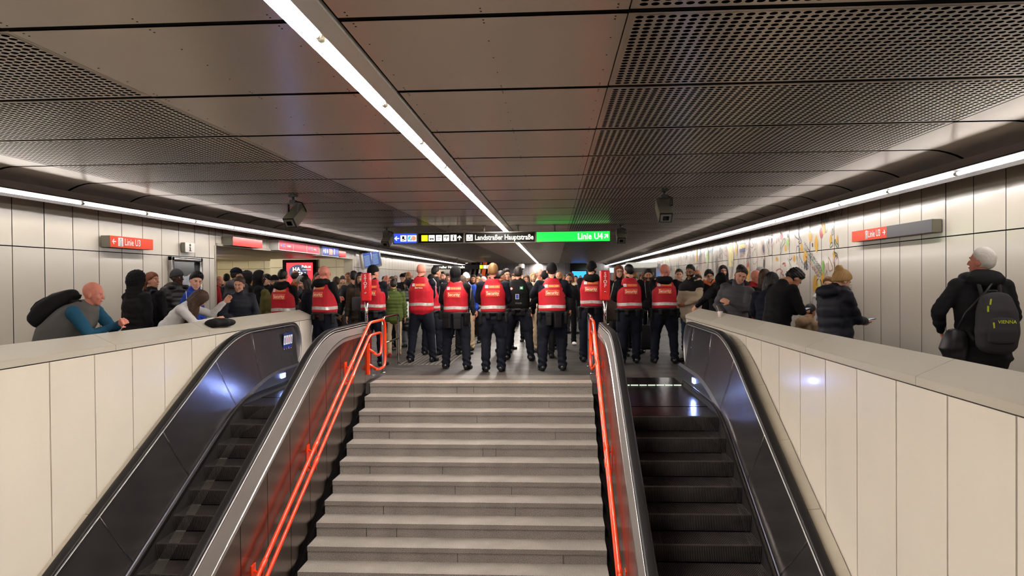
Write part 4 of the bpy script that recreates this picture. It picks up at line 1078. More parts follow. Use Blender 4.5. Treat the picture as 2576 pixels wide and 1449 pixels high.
class Fig:
    def __init__(s, **k):
        D = dict(lean=0, twist=0, side=0, head=(0,0,0), armL='down', armR='down', st=.11, turn=(8,8), knee=0, build=1.0, belly=0, hipdy=0, armw=1.0, step=(0,0), sit=False, neckf=0)
        D.update(k); s.__dict__.update(D)
        s.pel = V((0, s.hipdy, .95))
        s.T = Matrix.Translation(V((0,s.hipdy,1.0))) @ Matrix.Rotation(R(s.side),4,'Y') @ Matrix.Rotation(R(-s.lean),4,'X') @ Matrix.Rotation(R(s.twist),4,'Z') @ Matrix.Translation(-V((0,0,1.0)))
        s.hp = s.tp(V((0,-.010+s.neckf*.3,1.50)))
        hy, hpz, hr = s.head
        s.HR = s.T.to_3x3() @ Matrix.Rotation(R(hy),3,'Z') @ Matrix.Rotation(R(-hpz),3,'X') @ Matrix.Rotation(R(hr),3,'Y')
        s.hc = s.hp + s.HR@V((0,.02+s.neckf,.03))      # chin level origin of the head frame
        s.arms = []
        for sg, spec in ((1,s.armR),(-1,s.armL)):
            sh = s.tp(V((sg*.185*s.build**.5,-.005,1.425)))
            if isinstance(spec, str):
                w_, h_ = ARMS[spec]; w_ = V(w_); h_ = V(h_); w_.x *= sg; h_.x *= sg
                w_ = s.tp(w_) if s.lean or s.twist else w_
            else:
                w_, h_ = V(spec[0]), V(spec[1])
            el, wr = ik(sh, w_, h_, .285, .255)
            s.arms.append((sg, sh, el, wr))
        s.legs = []
        for i, sg in enumerate((1,-1)):
            hip = V((sg*.092, s.hipdy, .91)); st = s.step[i]
            if s.sit: kn = V((sg*.15,.38,.95)); an = V((sg*.14,.32,.515))
            else:
                an = V((sg*s.st, st-.01, .085)); kn = (hip+an)/2+V((sg*.015, .03+s.knee*.1, .01))
                if abs(st) > .15: kn += V((0,.05,0))
            s.legs.append((sg, hip, kn, an, R(s.turn[i])*-sg))
    def tp(s, p): return (s.T@V(p).to_4d()).to_3d()
    def H(s, p): return s.hc+s.HR@V(p)
    def tors(s, mb, secs, n=20, sq=.85):
        # secs: (z, cy, a, b); below the waist the section follows the pelvis, above it the leaned torso
        rings = []
        for z, cy, a, b in secs:
            t = float(smoothstep(.92, 1.10, z)); p0 = V((0,cy+s.hipdy,z)); p1 = s.tp(V((0,cy,z)))
            rings.append((p0.lerp(p1, t), a, b))
        tw = s.T.to_3x3()@V((1,0,0)); loft(mb, rings, side=tw, n=n, sq=sq)
def ell_head(mb, f):
    R3 = f.HR
    ball(mb, f.H((0,-.012,.135)), (.077,.098,.096), R3, 18, 14)
    loft(mb, [(f.H((0,.066,.012)),.026,.018),(f.H((0,.045,.03)),.045,.042),(f.H((0,.028,.065)),.060,.062),(f.H((0,.012,.11)),.070,.082)], side=R3@V((1,0,0)), n=16)
    loft(mb, [(f.H((0,.084,.128)),.008,.008),(f.H((0,.098,.098)),.011,.011),(f.H((0,.104,.078)),.016,.012)], side=R3@V((1,0,0)), n=10)
    for sg in (1,-1):
        ball(mb, f.H((sg*.079,-.008,.10)), (.009,.019,.031), R3@Matrix.Rotation(R(-sg*14),3,'Z'), 10, 8)
        ball(mb, f.H((sg*.034,.070,.085)), (.022,.016,.02), R3, 10, 8)
    ball(mb, f.H((0,.078,.046)), (.024,.013,.015), R3, 10, 8)
    ball(mb, f.H((0,.078,.138)), (.048,.012,.010), R3, 12, 8)
def face_disp(f):
    Ri = f.HR.transposed(); Rn = np.array(Ri); hc = np.array(f.hc)
    def d(co, no):
        q = (co-hc)@Rn.T; out = np.zeros(len(co))
        for sg in (1,-1): out -= .010*np.exp(-(((q[:,0]-sg*.031)/.017)**2+((q[:,2]-.117)/.012)**2))*(q[:,1]>.03)
        out -= .003*np.exp(-((q[:,0]/.03)**2+((q[:,2]-.048)/.004)**2))*(q[:,1]>.05)
        return out
    return d
def hand(mb, f, sg, el, wr, curl=.5, up=None):
    d = (wr-el).normalized(); 
    pn = (f.T.to_3x3()@V((-sg,0,0))); pn = (pn-d*pn.dot(d)).normalized()   # palm faces the body
    if up is not None: pn = (V(up)-d*V(up).dot(d)).normalized()
    lat = d.cross(pn).normalized()
    if lat.dot(V((0,1,0))) < 0 and up is None: lat = -lat
    th = lat            # thumb side
    c0 = wr+d*.015; c1 = wr+d*.085
    loft(mb, [(wr-d*.02,.024,.021),(c0,.028,.020),((c0+c1)/2,.040,.017),(c1,.041,.014)], side=th, n=12)
    for i, (o, L_) in enumerate(((.031,.072),(.0105,.082),(-.0105,.076),(-.031,.060))):
        p = c1-d*.012+th*o; q = d.copy(); pts = [p]
        rot = Matrix.Rotation(R(26+34*curl)*(1 if lat.cross(d).dot(pn) > 0 else -1), 3, lat); 
        for k in range(3):
            q2 = (Matrix.Rotation(-R(12+38*curl+i*3)*k*.8*(1 if (Matrix.Rotation(.1,3,lat)@d).dot(pn) < d.dot(pn) else -1), 3, lat)@d)
            p = p+q2*(L_*(.42,.33,.25)[k]); pts.append(p)
        loft(mb, [(pts[0],.0100,.0100),(pts[1],.0092,.0092),(pts[2],.0086,.0086),(pts[3],.0074,.0074)], side=th, n=8)
    p = wr+d*.03+th*.030; q = (d*.75+th*.62+pn*.3).normalized(); p2 = p+q*.036; p3 = p2+(d*.9+th*.2+pn*.4).normalized()*.03
    loft(mb, [(p-q*.01,.013,.012),(p,.0125,.0118),(p2,.0105,.0100),(p3,.0085,.0080)], side=th, n=8)

def body_mesh(f, voxel=.0095, hands=True, curl=(.5,.5), palms=(None,None)):
    mb = MB(); w_ = f.build
    ell_head(mb, f)
    loft(mb, [(f.tp((0,-.03,1.44)),.065,.06),(f.hp+(f.hc-f.hp)*.2-f.HR@V((0,.02,0)),.056,.058),(f.H((0,-.015,.05)),.054,.062)], side=f.T.to_3x3()@V((1,0,0)), n=14)
    f.tors(mb, [(.86,0,.12,.09),(1.0,0,.125,.085),(1.15,.0,.115,.085),(1.3,0,.14,.095),(1.40,-.01,.12,.065),(1.45,-.02,.06,.055)])
    for i, (sg, sh, el, wr) in enumerate(f.arms):
        loft(mb, [(sh-V((sg*.05,0,.03)),.035,.035),(sh-V((0,0,.02)),.036,.036),(sh.lerp(el,.5),.040,.038),(el,.034,.032),(el.lerp(wr,.35),.035,.032),(el.lerp(wr,.8),.026,.022),(wr,.024,.019)], n=12)
        if hands: hand(mb, f, sg, el, wr, curl[i], palms[i])
    for sg, hip, kn, an, tn in f.legs:
        loft(mb, [(hip+V((0,0,.04)),.07,.07),(hip.lerp(kn,.5),.062,.062),(kn,.045,.048),(kn.lerp(an,.35),.045,.05),(an,.032,.036)], n=12)
        fd = V((math.sin(-tn),math.cos(-tn),0)); loft(mb, [(an-fd*.03-V((0,0,.03)),.03,.025),(an+fd*.10-V((0,0,.05)),.032,.018)], n=10)
    return remesh(mb, voxel, 2, face_disp(f))

def jacket_mesh(f, hem=.86, puff=0.0, voxel=.016, collar=True, sleeve=1.0, amp=.006, quilt=0, hood=None, flare=0, short=False):
    mb = MB(); w_ = f.build; p = puff; bl = f.belly
    f.tors(mb, [(hem,0,.172*w_+p+flare,.122*w_+p+flare),(max(hem+.06,.95),0,.170*w_+p+flare*.5,.12*w_+p+bl*.6),(1.06,.005,.163*w_+p,.118*w_+p+bl),(1.18,.004,.168*w_+p,.118*w_+p+bl*.6),(1.30,0,.188*w_**.7+p,.124*w_+p),(1.39,-.006,.186*w_**.7+p*.7,.106*w_+p*.7),(1.43,-.012,.165*w_**.6+p*.5,.088+p*.5),(1.47,-.018,.115*w_**.5+p*.4,.074+p*.4),(1.495,-.02,.080+p*.3,.066+p*.3)])
    sl = f.armw*(1+puff*4)
    for sg, sh, el, wr in f.arms:
        d = (wr-el).normalized(); we = wr-d*.005
        ball(mb, sh+V((0,0,-.005)), (.076*sl,.072*sl,.074*sl), None, 14, 10)
        loft(mb, [(sh-(f.T.to_3x3()@V((sg*.07,0,-.0))),.062*sl,.062*sl),(sh+V((0,0,.002)),.070*sl,.068*sl),(sh.lerp(el,.35),.066*sl,.064*sl),(sh.lerp(el,.75),.060*sl,.056*sl),(el,.056*sl,.053*sl),(el.lerp(we,.4),.053*sl,.048*sl),(el.lerp(we,.85),.043*sl,.038*sl),(we,.037*sl,.032*sl)], n=14)
    if collar:
        tw = f.T.to_3x3()@V((1,0,0))
        loft(mb, [(f.tp((0,-.02,1.44)),.085+p*.3,.075+p*.3),(f.tp((0,-.012,1.50)),.070+p*.4,.068+p*.4),(f.tp((0,-.005,1.53)),.066+p*.4,.066+p*.4)], side=tw, n=16)
    if hood == 'down':
        R3 = f.T.to_3x3()
        ball(mb, f.tp((0,-.115,1.475)), (.135,.085,.075), R3@Matrix.Rotation(R(20),3,'X'), 16, 12)
        for sg in (1,-1): ball(mb, f.tp((sg*.085,-.04,1.49)), (.06,.085,.06), R3, 12, 8)
    if hood == 'big':
        R3 = f.T.to_3x3()
        ball(mb, f.tp((0,-.10,1.495)), (.155,.11,.078), R3@Matrix.Rotation(R(22),3,'X'), 16, 12)
        for sg in (1,-1): ball(mb, f.tp((sg*.10,.01,1.50)), (.068,.11,.055), R3, 12, 8)
    el_ = [np.array(a[2]) for a in f.arms]; sd = random.randint(0, 17); Ti = np.array(f.T.inverted())
    def disp(co, no):
        o = amp*nz(co*np.array([1,1,.8]), 21, sd)*1.2+amp*.8*nz(co*np.array([.6,.6,1.4]), 47, sd+2)
        loc = (np.c_[co, np.ones(len(co))]@Ti.T)[:,2]
        o += amp*.8*np.sin(loc*60+nz(co, 9, sd)*2.5)*(loc < 1.12)*(1 if not quilt else 0)
        for e in el_:
            dd = np.linalg.norm(co-e, axis=1); o += amp*.9*np.exp(-(dd/.09)**2)*np.sin(dd*110)
        if quilt:
            ph = loc/quilt*2*PI; o += .015*(np.abs(np.sin(ph/2+nz(co,5,sd)*.5))**.5-.7)
        return o
    return remesh(mb, voxel, 2, disp)

def trousers_mesh(f, baggy=1.0, voxel=.017, amp=.006, top=1.0, pockets=False):
    mb = MB(); w_ = f.build; b = baggy
    loft(mb, [(V((0,f.hipdy,.84)),.165*w_*b**.5,.115*w_),(V((0,f.hipdy,.93)),.168*w_,.118*w_+f.belly*.4),(V((0,f.hipdy,top)),.158*w_,.112*w_+f.belly*.6)], side=V((1,0,0)), n=18)
    for sg, hip, kn, an, tn in f.legs:
        o = V((0,0,-.035)) if not f.sit else V((0,0,-.02))
        loft(mb, [(hip+V((0,0,-.03)),.094*w_*b,.105*w_*b),(hip.lerp(kn,.45),.086*w_*b,.095*w_*b),(kn+V((0,0,.03)),.070*b*w_**.5,.075*b),(kn.lerp(an,.35),.068*b,.074*b),(kn.lerp(an,.75),.062*b,.068*b),(an+o+V((0,0,.01)),.062*b,.070*b)], n=16)
        if pockets: mb.rbox(hip.lerp(kn,.62)+V((sg*.085*b,0,0)), (.035,.13,.19), .012)
    kk = [np.array(l[2]) for l in f.legs]; aa = [np.array(l[3]) for l in f.legs]; sd = random.randint(0, 17)
    def disp(co, no):
        o = amp*nz(co*np.array([1,1,1.3]), 17, sd)*.9+amp*.5*nz(co, 43, sd+3)
        for e in kk: dd = np.linalg.norm(co-e, axis=1); o += amp*.8*np.exp(-(dd/.12)**2)*np.sin((co[:,2]-e[2])*62+co[:,0]*26+co[:,1]*18)
        for e in aa: dd = np.abs(co[:,2]-e[2]-.05); o += amp*.75*np.exp(-(dd/.10)**2)*np.sin((co[:,2]-e[2])*66+co[:,1]*40+co[:,0]*34+nz(co,14,sd)*1.5)
        return o
    me = remesh(mb, voxel, 2, disp)
    return me
def shoe_mesh(f, i, boot=False):
    sg, hip, kn, an, tn = f.legs[i]; fd = V((math.sin(-tn),math.cos(-tn),0)); mb = MB(); a = V((an.x,an.y,0)); lt = V((fd.y,-fd.x,0))
    loft(mb, [(a-fd*.075+V((0,0,.048)),.040,.045),(a-fd*.03+V((0,0,.052)),.045,.052),(a+fd*.05+V((0,0,.044)),.052,.045),(a+fd*.12+V((0,0,.037)),.056,.037),(a+fd*.185+V((0,0,.031)),.046,.030)], side=lt, n=14)
    loft(mb, [(a+V((0,0,.06)),.042,.05),(a+V((0,0,.16 if boot else .10)),.046,.052)], side=lt, n=14)
    me = remesh(mb, .009, 2)
    n = len(me.vertices); co = np.empty(n*3); me.vertices.foreach_get('co', co); co = co.reshape(-1,3)
    co[:,2] = np.where(co[:,2] < .018, np.maximum(co[:,2], .002)*.4+.0, co[:,2]); me.vertices.foreach_set('co', co.ravel()); me.update()
    for p in me.polygons:
        if p.center.z < .016: p.material_index = 1
    return me
def shell(f, fun, C=(0,-.012,.13), r=(.083,.104,.106), nu=40, nv=28, noise=0, nf=40, seed=0):
    """closed cap around the skull; fun(dx,dy,dz) gives the radius factor (<1 hides below the skin)"""
    vs = []; fs = []
    dirs = [(0,0,-1)]
    for j in range(1, nv):
        ph = -PI/2+PI*j/nv
        for k in range(nu):
            th = 2*PI*k/nu; dirs.append((math.cos(ph)*math.cos(th), math.cos(ph)*math.sin(th), math.sin(ph)))
    dirs.append((0,0,1)); D = np.array(dirs)
    m = fun(D[:,0], D[:,1], D[:,2]); 
    if noise: m = m+noise*nz(D*.1, nf*10, seed)*(m > .96)
    P = D*np.array(r)*m[:,None]+np.array(C); HR = np.array(f.HR); P = P@HR.T+np.array(f.hc)
    L_ = len(P)-1
    for k in range(nu): fs.append((0,1+(k+1)%nu,1+k)); fs.append((L_,1+(nv-2)*nu+k,1+(nv-2)*nu+(k+1)%nu))
    for j in range(nv-2):
        a = 1+j*nu
        for k in range(nu): fs.append((a+k,a+(k+1)%nu,a+nu+(k+1)%nu,a+nu+k))
    mb = MB(); mb.add(P.tolist(), fs, 0, True); return mb
def hair_mesh(f, style, seed=0):
    ss = smoothstep
    if style in ('short','crew','side','quiff','balding'):
        th = {'short':.10,'crew':.055,'side':.13,'quiff':.15,'balding':.05}[style]
        def fun(x,y,z):
            wob = .035*np.sin(np.arctan2(x,y)*9+seed)+.03*np.sin(np.arctan2(x,y)*17+z*5)
            g = z*.82-y*.75+.17-np.abs(x)*.04+wob*(y>.1)-.10*(np.abs(x)>.8)*(np.abs(y)<.35)*(z<-.05)
            if style == 'balding': g = np.minimum(g, .55-z)
            az = np.arctan2(x,-y); st = .014*np.sin(az*31+z*9+3*np.sin(z*7))+.010*np.sin(az*53-z*13)+.012*np.sin(x*40+y*9)
            extra = th*(.45+.75*np.clip(z,0,1)) + (.10*np.clip(y,0,1)*np.clip(z,0,1)*2 if style in ('quiff','side') else 0)
            return .895+.06*ss(-.05,.03,g)+(extra+st*(.25 if style=='crew' else 1))*ss(-.02,.55,g)**.8+.02*ss(0,.2,g)
        return shell(f, fun, noise=.022 if style != 'crew' else .004, nf=7, nu=72, nv=46, seed=seed).mesh('hair')
    if style == 'curly':
        def fun(x,y,z): g = z*.85-y*.66+.14; return .90+.05*ss(-.05,.02,g)+(.10+.18*np.clip(z+.1,0,1)+.10*np.clip(y*z*2,0,1))*ss(-.03,.35,g)
        return shell(f, fun, noise=.075, nf=26, nu=80, nv=54, seed=seed).mesh('hair')
    if style in ('long','bob','tied','bun'):
        mb = MB(); q = lambda *p: f.H(p); sd = f.HR@V((1,0,0))
        def fun(x,y,z): g = z*.85-y*.62+.14+.12*np.abs(x); return .90+(.22)*ss(-.05,.1,g)
        s_ = shell(f, fun); mb.add(s_.v, s_.f, 0, True)
        if style in ('long','bob'):
            T3 = f.T.to_3x3(); dn = (V((0,0,-1))*.75+(T3@V((0,0,-1)))*.25).normalized(); L_ = .40 if style == 'long' else .14
            b0 = q(0,-.055,.10)
            loft(mb, [(b0,.092,.065),(q(0,-.06,.02),.100,.055),(q(0,-.06,.02)+dn*L_*.45,.108,.045),(q(0,-.06,.02)+dn*L_,.085,.028)], side=sd, n=16)
            for sg in (1,-1):
                loft(mb, [(q(sg*.070,.01,.13),.025,.045),(q(sg*.080,.012,.04),.022,.045),(q(sg*.080,.015,.02)+dn*L_*.4,.025,.042),(q(sg*.07,.02,.0)+dn*L_*.85,.018,.03)], side=sd, n=10)
        if style == 'bun': ball(mb, q(.0,-.10,.215), (.05,.045,.045), f.HR, 12, 8)
        if style == 'tied':
            dn = V((0,-.2,-1)).normalized(); ball(mb, q(0,-.115,.12), (.03,.03,.03)); loft(mb, [(q(0,-.125,.12),.025,.022),(q(0,-.14,.05),.034,.028),(q(0,-.13,-.08),.022,.018)], side=sd, n=10)
        Hn = np.array(f.HR.transposed()); hc = np.array(f.hc)
        def disp(co, no):
            a = (co-hc)@Hn.T; th = np.arctan2(a[:,0], -a[:,1]); return .0035*np.sin(th*26+a[:,2]*14)+.003*nz(co, 60, seed)
        return remesh(mb, .0085, 1, disp)
def headwear(f, kind, seed=0):
    ss = smoothstep
    if kind == 'beanie':
        def fun(x,y,z): g = z+.10-.22*y; lip = np.exp(-((g-.10)/.09)**2)*.022; return .90+.05*ss(-.06,0,g)+(.14+.10*np.clip(z,0,1)**2)*ss(-.03,.10,g)+lip
        return shell(f, lambda x,y,z: fun(x,y,z), noise=.004, nf=8, nu=56, nv=40).mesh('beanie')
    if kind == 'balaclava':
        mb = MB(); s_ = shell(f, lambda x,y,z: 1.17-.30*ss(.62,.80,y)*ss(-.5,-.1,z)*(z<.3)); mb.add(s_.v, s_.f, 0, True)
        loft(mb, [(f.H((0,-.01,.06)),.082,.088),(f.tp((0,-.02,1.50)),.088,.085),(f.tp((0,-.02,1.45)),.11,.09)], n=16)
        return remesh(mb, .010, 2, lambda co, no: .003*nz(co, 50, seed))
    if kind == 'hood':
        mb = MB(); s_ = shell(f, lambda x,y,z: 1.30-.5*ss(.42,.60,y-.25*z), r=(.083,.104,.112)); mb.add(s_.v, s_.f, 0, True)
        loft(mb, [(f.H((0,-.05,.06)),.10,.08),(f.tp((0,-.05,1.50)),.12,.09),(f.tp((0,-.03,1.43)),.15,.10)], n=16)
        return remesh(mb, .012, 2, lambda co, no: .005*nz(co, 35, seed))
    if kind == 'furhood':
        mb = MB(); s_ = shell(f, lambda x,y,z: 1.48-.55*ss(.42,.60,y-.25*z), r=(.086,.104,.112)); mb.add(s_.v, s_.f, 0, True)
        loft(mb, [(f.H((0,-.05,.06)),.11,.09),(f.tp((0,-.05,1.50)),.13,.10),(f.tp((0,-.03,1.43)),.16,.11)], n=16)
        return remesh(mb, .010, 1, lambda co, no: .006*nz(co, 110, seed)+.004*nz(co, 210, seed))
    if kind in ('cap','flatcap'):
        mb = MB()
        def fun(x,y,z): g = z-.22+.05*y; return .88+(.24+(.08 if kind=='cap' else .12)*np.clip(z,0,1)*(1 if kind=='cap' else (.4+np.abs(y))))*ss(-.03,.03,g)
        s_ = shell(f, fun); mb.add(s_.v, s_.f, 0, True)
        return mb.mesh('cap')
def visor_mesh(f, L_=.07):
    mb = MB(); rows = []
    for j in range(5):
        t = j/4; row = []
        for k in range(11):
            a = (k/10-.5)*PI*.9; ra = .083+.0*t; row.append(f.H((math.sin(a)*(.080+.008*t), .03+math.cos(a)*(.065+L_*t), .165-.016*t-.012*math.sin(a)**2)))
        rows.append(row)
    up = f.HR@V((0,0,1))
    for r_ in (0,1): mb.add([p+up*.004*r_ for row in rows for p in row], [(j*11+k, j*11+k+1,(j+1)*11+k+1,(j+1)*11+k) for j in range(4) for k in range(10)], 0, True)
    return mb.mesh('visor')

def vest_mesh(f, hem=.99, loose=0):
    mb = MB(); w_ = f.build; p = .020+loose; bl = f.belly
    f.tors(mb, [(hem,0,.168*w_+p,.122*w_+p+bl),(1.06,.004,.166*w_+p,.120*w_+p+bl),(1.16,.004,.166*w_+p,.120*w_+p+bl*.7),(1.28,0,.176*w_**.7+p,.126*w_+p),(1.36,-.004,.160*w_**.7+p,.118*w_+p*.9),(1.42,-.012,.146*w_**.5+p,.104+p*.8),(1.462,-.02,.116+p,.088+p*.6)], sq=.8)
    sd = random.randint(0,17)
    return remesh(mb, .013, 3, lambda co, no: .004*nz(co, 18, sd)+.0025*nz(co, 40, sd+1))
def proj_on(bvh, mb_in, f, off=.004, frm=-1):
    """drop flat artwork (built at local y=0) onto a garment's back along the torso's forward axis"""
    T3 = f.T.to_3x3(); fw = T3@V((0,1,0)); out = []
    for v in mb_in.v:
        p = f.tp(V((v[0], 0, v[2]))); h = bvh.ray_cast(p+fw*.6*frm, fw*-frm, 1.2)
        q = h[0] if h[0] is not None else p+fw*.15*frm
        out.append(q+fw*(off*frm+v[1]))
    mb_in.v = [tuple(v) for v in out]; return mb_in
def grid_rect(mb, x0, x1, z0, z1, y=0, mi=0, nx=8, nz_=3):
    vs = [(x0+(x1-x0)*i/nx, y, z0+(z1-z0)*j/nz_) for j in range(nz_+1) for i in range(nx+1)]
    mb.add(vs, [(j*(nx+1)+i,j*(nx+1)+i+1,(j+1)*(nx+1)+i+1,(j+1)*(nx+1)+i) for j in range(nz_) for i in range(nx)], mi)
M_vest = mat('vest_red', hexc(178,26,40), .6, spec=.25, noise=(9,.10,3)); M_vest2 = mat('vest_patch_orange', hexc(232,66,40), .5); M_gold = mat('vest_gold', hexc(238,196,110), .5)
M_refl = mat('reflective_band', hexc(196,192,184), .35, metal=.4, noise=(25,.25,3)); M_navy = clothm('navy', (17,20,30), .88); M_blackc = clothm('black', (18,18,20), .88); M_gear = mat('gear_black', hexc(15,15,16), .6, spec=.2)
M_boot = mat('boot_black', hexc(16,15,15), .35); M_sole = mat('sole_black', hexc(12,12,12), .7); M_solew = mat('sole_white', hexc(215,212,205), .6)
M_lips = {}; M_lens = mat('spectacle_lens', hexc(30,30,34), .1); 
placed = []
def person(px, Y, H, yaw, label, group=None, X=None, skin='fair', hair=('short','dark'), wear=None, wearc=None, jacket=None, jm=None, trousers=None, tm=None, shoes=None, vest=None, belt=False, near=True, face=True, beard=None, glasses=False, top_py=None, fig=None, curl=(.5,.5), palms=(None,None), jacket2=None, piping=None, emblem=True, z0=0.0, head_px=True):
    fig = fig or {}; f = Fig(**fig)
    sc_ = H/1.765
    yr = R(yaw)
    if X is None:
        X = at_y(px, 705, Y).x
        # the pixel names the head: shift the base so the head lands there
        off = Matrix.Rotation(yr, 3, 'Z')@(f.hc*sc_); X -= off.x
    placed.append((X, Y))
    root = empty('person', (X, Y, z0), yr, label=label, cat='person', group=group, scale=sc_)
    vx = .0085 if near else .0115
    link('body', body_mesh(f, vx, True, curl, palms), [skinm(skin)], root)
    j = dict(jacket or {}); jmsh = jacket_mesh(f, **j); jo = link(jacket2 or 'jacket', jmsh, [jm or M_navy], root)
    tr = dict(trousers or {}); link('trousers', trousers_mesh(f, **tr), [tm or M_navy], root)
    for i in (0,1): link('shoe', shoe_mesh(f, i, bool(shoes is None)), [shoes[0] if shoes else M_boot, shoes[1] if shoes else M_sole], root)
    if hair and hair[0]: link('hair', hair_mesh(f, hair[0], len(label)%7), [hairm(hair[1])], root)
    if wear:
        wm = wearc or M_blackc; nm = {'cap':'cap','flatcap':'cap','furhood':'fur_hood'}.get(wear, wear)
        o = link(nm, headwear(f, wear, len(label)%5), [wm], root)
        if wear in ('cap','flatcap'): link('visor', visor_mesh(f, .06 if wear == 'cap' else .02), [wm], o)
    if face:
        for sg in (1,-1):
            m = MB(); ball(m, f.H((sg*.031,.0685,.116)), (.0135,.0130,.0075), f.HR, 12, 8); e = m.mesh('eye')
            for v in e.vertices: pass
            e.materials.append(M_eyew); e.materials.append(M_iris); fw = f.HR@V((0,1,0)); c = f.H((sg*.031,.0685,.116))
            for p in e.polygons:
                if (p.center-c).normalized().dot(fw) > .80: p.material_index = 1
            link('eye', e, None, root)
            if hair:
                m = MB(); m.tube([f.H((sg*.012,.0885,.134)),f.H((sg*.030,.087,.141)),f.H((sg*.050,.072,.135))], [.0035,.0045,.0025], 6); m.build('eyebrow', [hairm(hair[1] if hair[1] not in ('white','blond') else 'light')], root)
        m = MB(); loft(m, [(f.H((-.024,.083,.047)),.003,.004),(f.H((0,.0915,.049)),.0045,.0065),(f.H((.024,.083,.047)),.003,.004)], side=f.HR@V((0,1,0)), n=8, dome=False)
        c = SKIN[skin]; m.build('lips', [mat('lips_'+skin, (c[0]*.72, c[1]*.5, c[2]*.5, 1), .45)], root)
        if beard:
            s_ = shell(f, lambda x,y,z: .90+.15*smoothstep(0,.10,-z-.30+.22*np.abs(x)-.8*(y<-.0))*(1-.8*(np.abs(x)<.30)*(z>-.58)*(z<-.42)*(y>0)), C=(0,.010,.094), r=(.070,.083,.096), noise=.012, nf=9, nu=56, nv=40)
            link('beard', s_.mesh('beard'), [hairm(beard)], root)
        if glasses:
            m = MB()
            for sg in (1,-1):
                m.tube([f.H((sg*.033+.021*math.cos(a), .094, .115+.016*math.sin(a))) for a in [k*2*PI/12 for k in range(13)]], .0016, 5)
                m.tube([f.H((sg*.054,.094,.118)), f.H((sg*.078,.04,.118)), f.H((sg*.080,-.01,.112))], .0015, 5)
            m.tube([f.H((-.012,.096,.118)), f.H((.012,.096,.118))], .0016, 5); m.build('glasses', [M_glassblk], root)
    if vest is not None:
        vm = vest_mesh(f, vest.get('hem',1.0), vest.get('loose',0)); vo = link('safety_vest', vm, [M_vest], root, label='red safety vest')
        bv = BVHTree.FromPolygons([v.co for v in vm.vertices], [tuple(p.vertices) for p in vm.polygons])
        hem = vest.get('hem',1.0); w_ = f.build; p = .026+vest.get('loose',0)
        # reflective band
        mb = MB(); rings = []; tw = f.T.to_3x3()@V((1,0,0))
        zb = hem+vest.get('band',.035)
        for z in (zb, zb+.052):
            ring = []
            for k in range(48):
                a = 2*PI*k/48; d = f.T.to_3x3()@V((math.cos(a),math.sin(a),0)); c = f.tp(V((0,0,z+.004*math.sin(a*3)))); h = bv.ray_cast(c+d*.6, -d, .6)
                ring.append((h[0] if h[0] is not None else c+d*.2)+d*.003)
            rings.append(ring)
        mb.sweep(rings, 0, cap=False, smooth=True); mb.build('reflective_band', [M_refl], vo)
        ey = vest.get('ez', 1.395); S0 = vest.get('word', 'Security')
        if vest.get('emblem', True):
            mb = MB(); grid_rect(mb, -.125,-.075, ey-.024, ey+.024, 0, 0, 3, 3); put_disc(mb, -.100, ey, .014, (0,-.0015,0), UX, UZ, 1, 14); put_disc(mb, -.100, ey, .008, (0,-.0025,0), UX, UZ, 0, 10)
            grid_rect(mb, -.073,.118, ey-.021, ey+.019, 0, 2, 8, 2); 
            for a,b,c,d in ((-.073,.118,ey+.016,ey+.019),(-.073,.118,ey-.021,ey-.018),(.115,.118,ey-.021,ey+.019)): grid_rect(mb, a,b,c,d,-.001,3,8,1)
            put_text(mb, 'WIENER LINIEN', .027, V((.022,-.0015,ey-.002)), UX, UZ, 4, 'CENTER', .88)
            proj_on(bv, mb, f).build('emblem_patch', [M_white, M_grey, M_vest2, M_gold, M_gold], vo, label='white and red emblem patch', fix=False)
        mb = MB(); wz = vest.get('wz', 1.285)
        if S0 == 'Security':
            grid_rect(mb, -.112,.112, wz-.042, wz+.042, 0, 1, 8, 3)
            for a,b,c,d in ((-.112,.112,wz+.039,wz+.042),(-.112,.112,wz-.042,wz-.039),(-.112,-.109,wz-.042,wz+.042),(.109,.112,wz-.042,wz+.042)): grid_rect(mb, a,b,c,d,-.001,2,8,1)
            put_text(mb, S0, .078, V((0,-.002,wz-.0)), UX, UZ, 0, 'CENTER', .80)
        else: put_text(mb, S0, .052, V((.005,-.002,ey-.05)), UX, UZ, 0, 'CENTER', .95)
        proj_on(bv, mb, f).build('lettering', [mat('vest_letter', hexc(246,226,196), .5), M_vest2, M_gold], vo, label='light lettering reading '+S0, fix=False)
    if belt:
        mb = MB(); rings = []
        for z in (.94,.99):
            rings.append([V((math.copysign(abs(math.cos(a))**.85, math.cos(a))*(.188*f.build), f.hipdy+math.copysign(abs(math.sin(a))**.85, math.sin(a))*(.142*f.build+f.belly), z)) for a in [k*2*PI/28 for k in range(28)]])
        mb.sweep(rings, 0, smooth=True); mb.build('belt', [M_gear], root)
        for k, (a, w2, h2) in enumerate(belt):
            x, y = math.sin(R(a))*.195*f.build, -math.cos(R(a))*(.155*f.build+f.belly*.5)+f.hipdy
            mb = MB(); mb.rbox((x,y,.965-h2*.45), (w2,.06,h2), .014, Matrix.Rotation(R(a),3,'Z')); mb.rbox((x,y,.965-h2*.12), (w2*1.04,.066,h2*.35), .01, Matrix.Rotation(R(a),3,'Z'))
            mb.build('pouch', [M_gear], root)
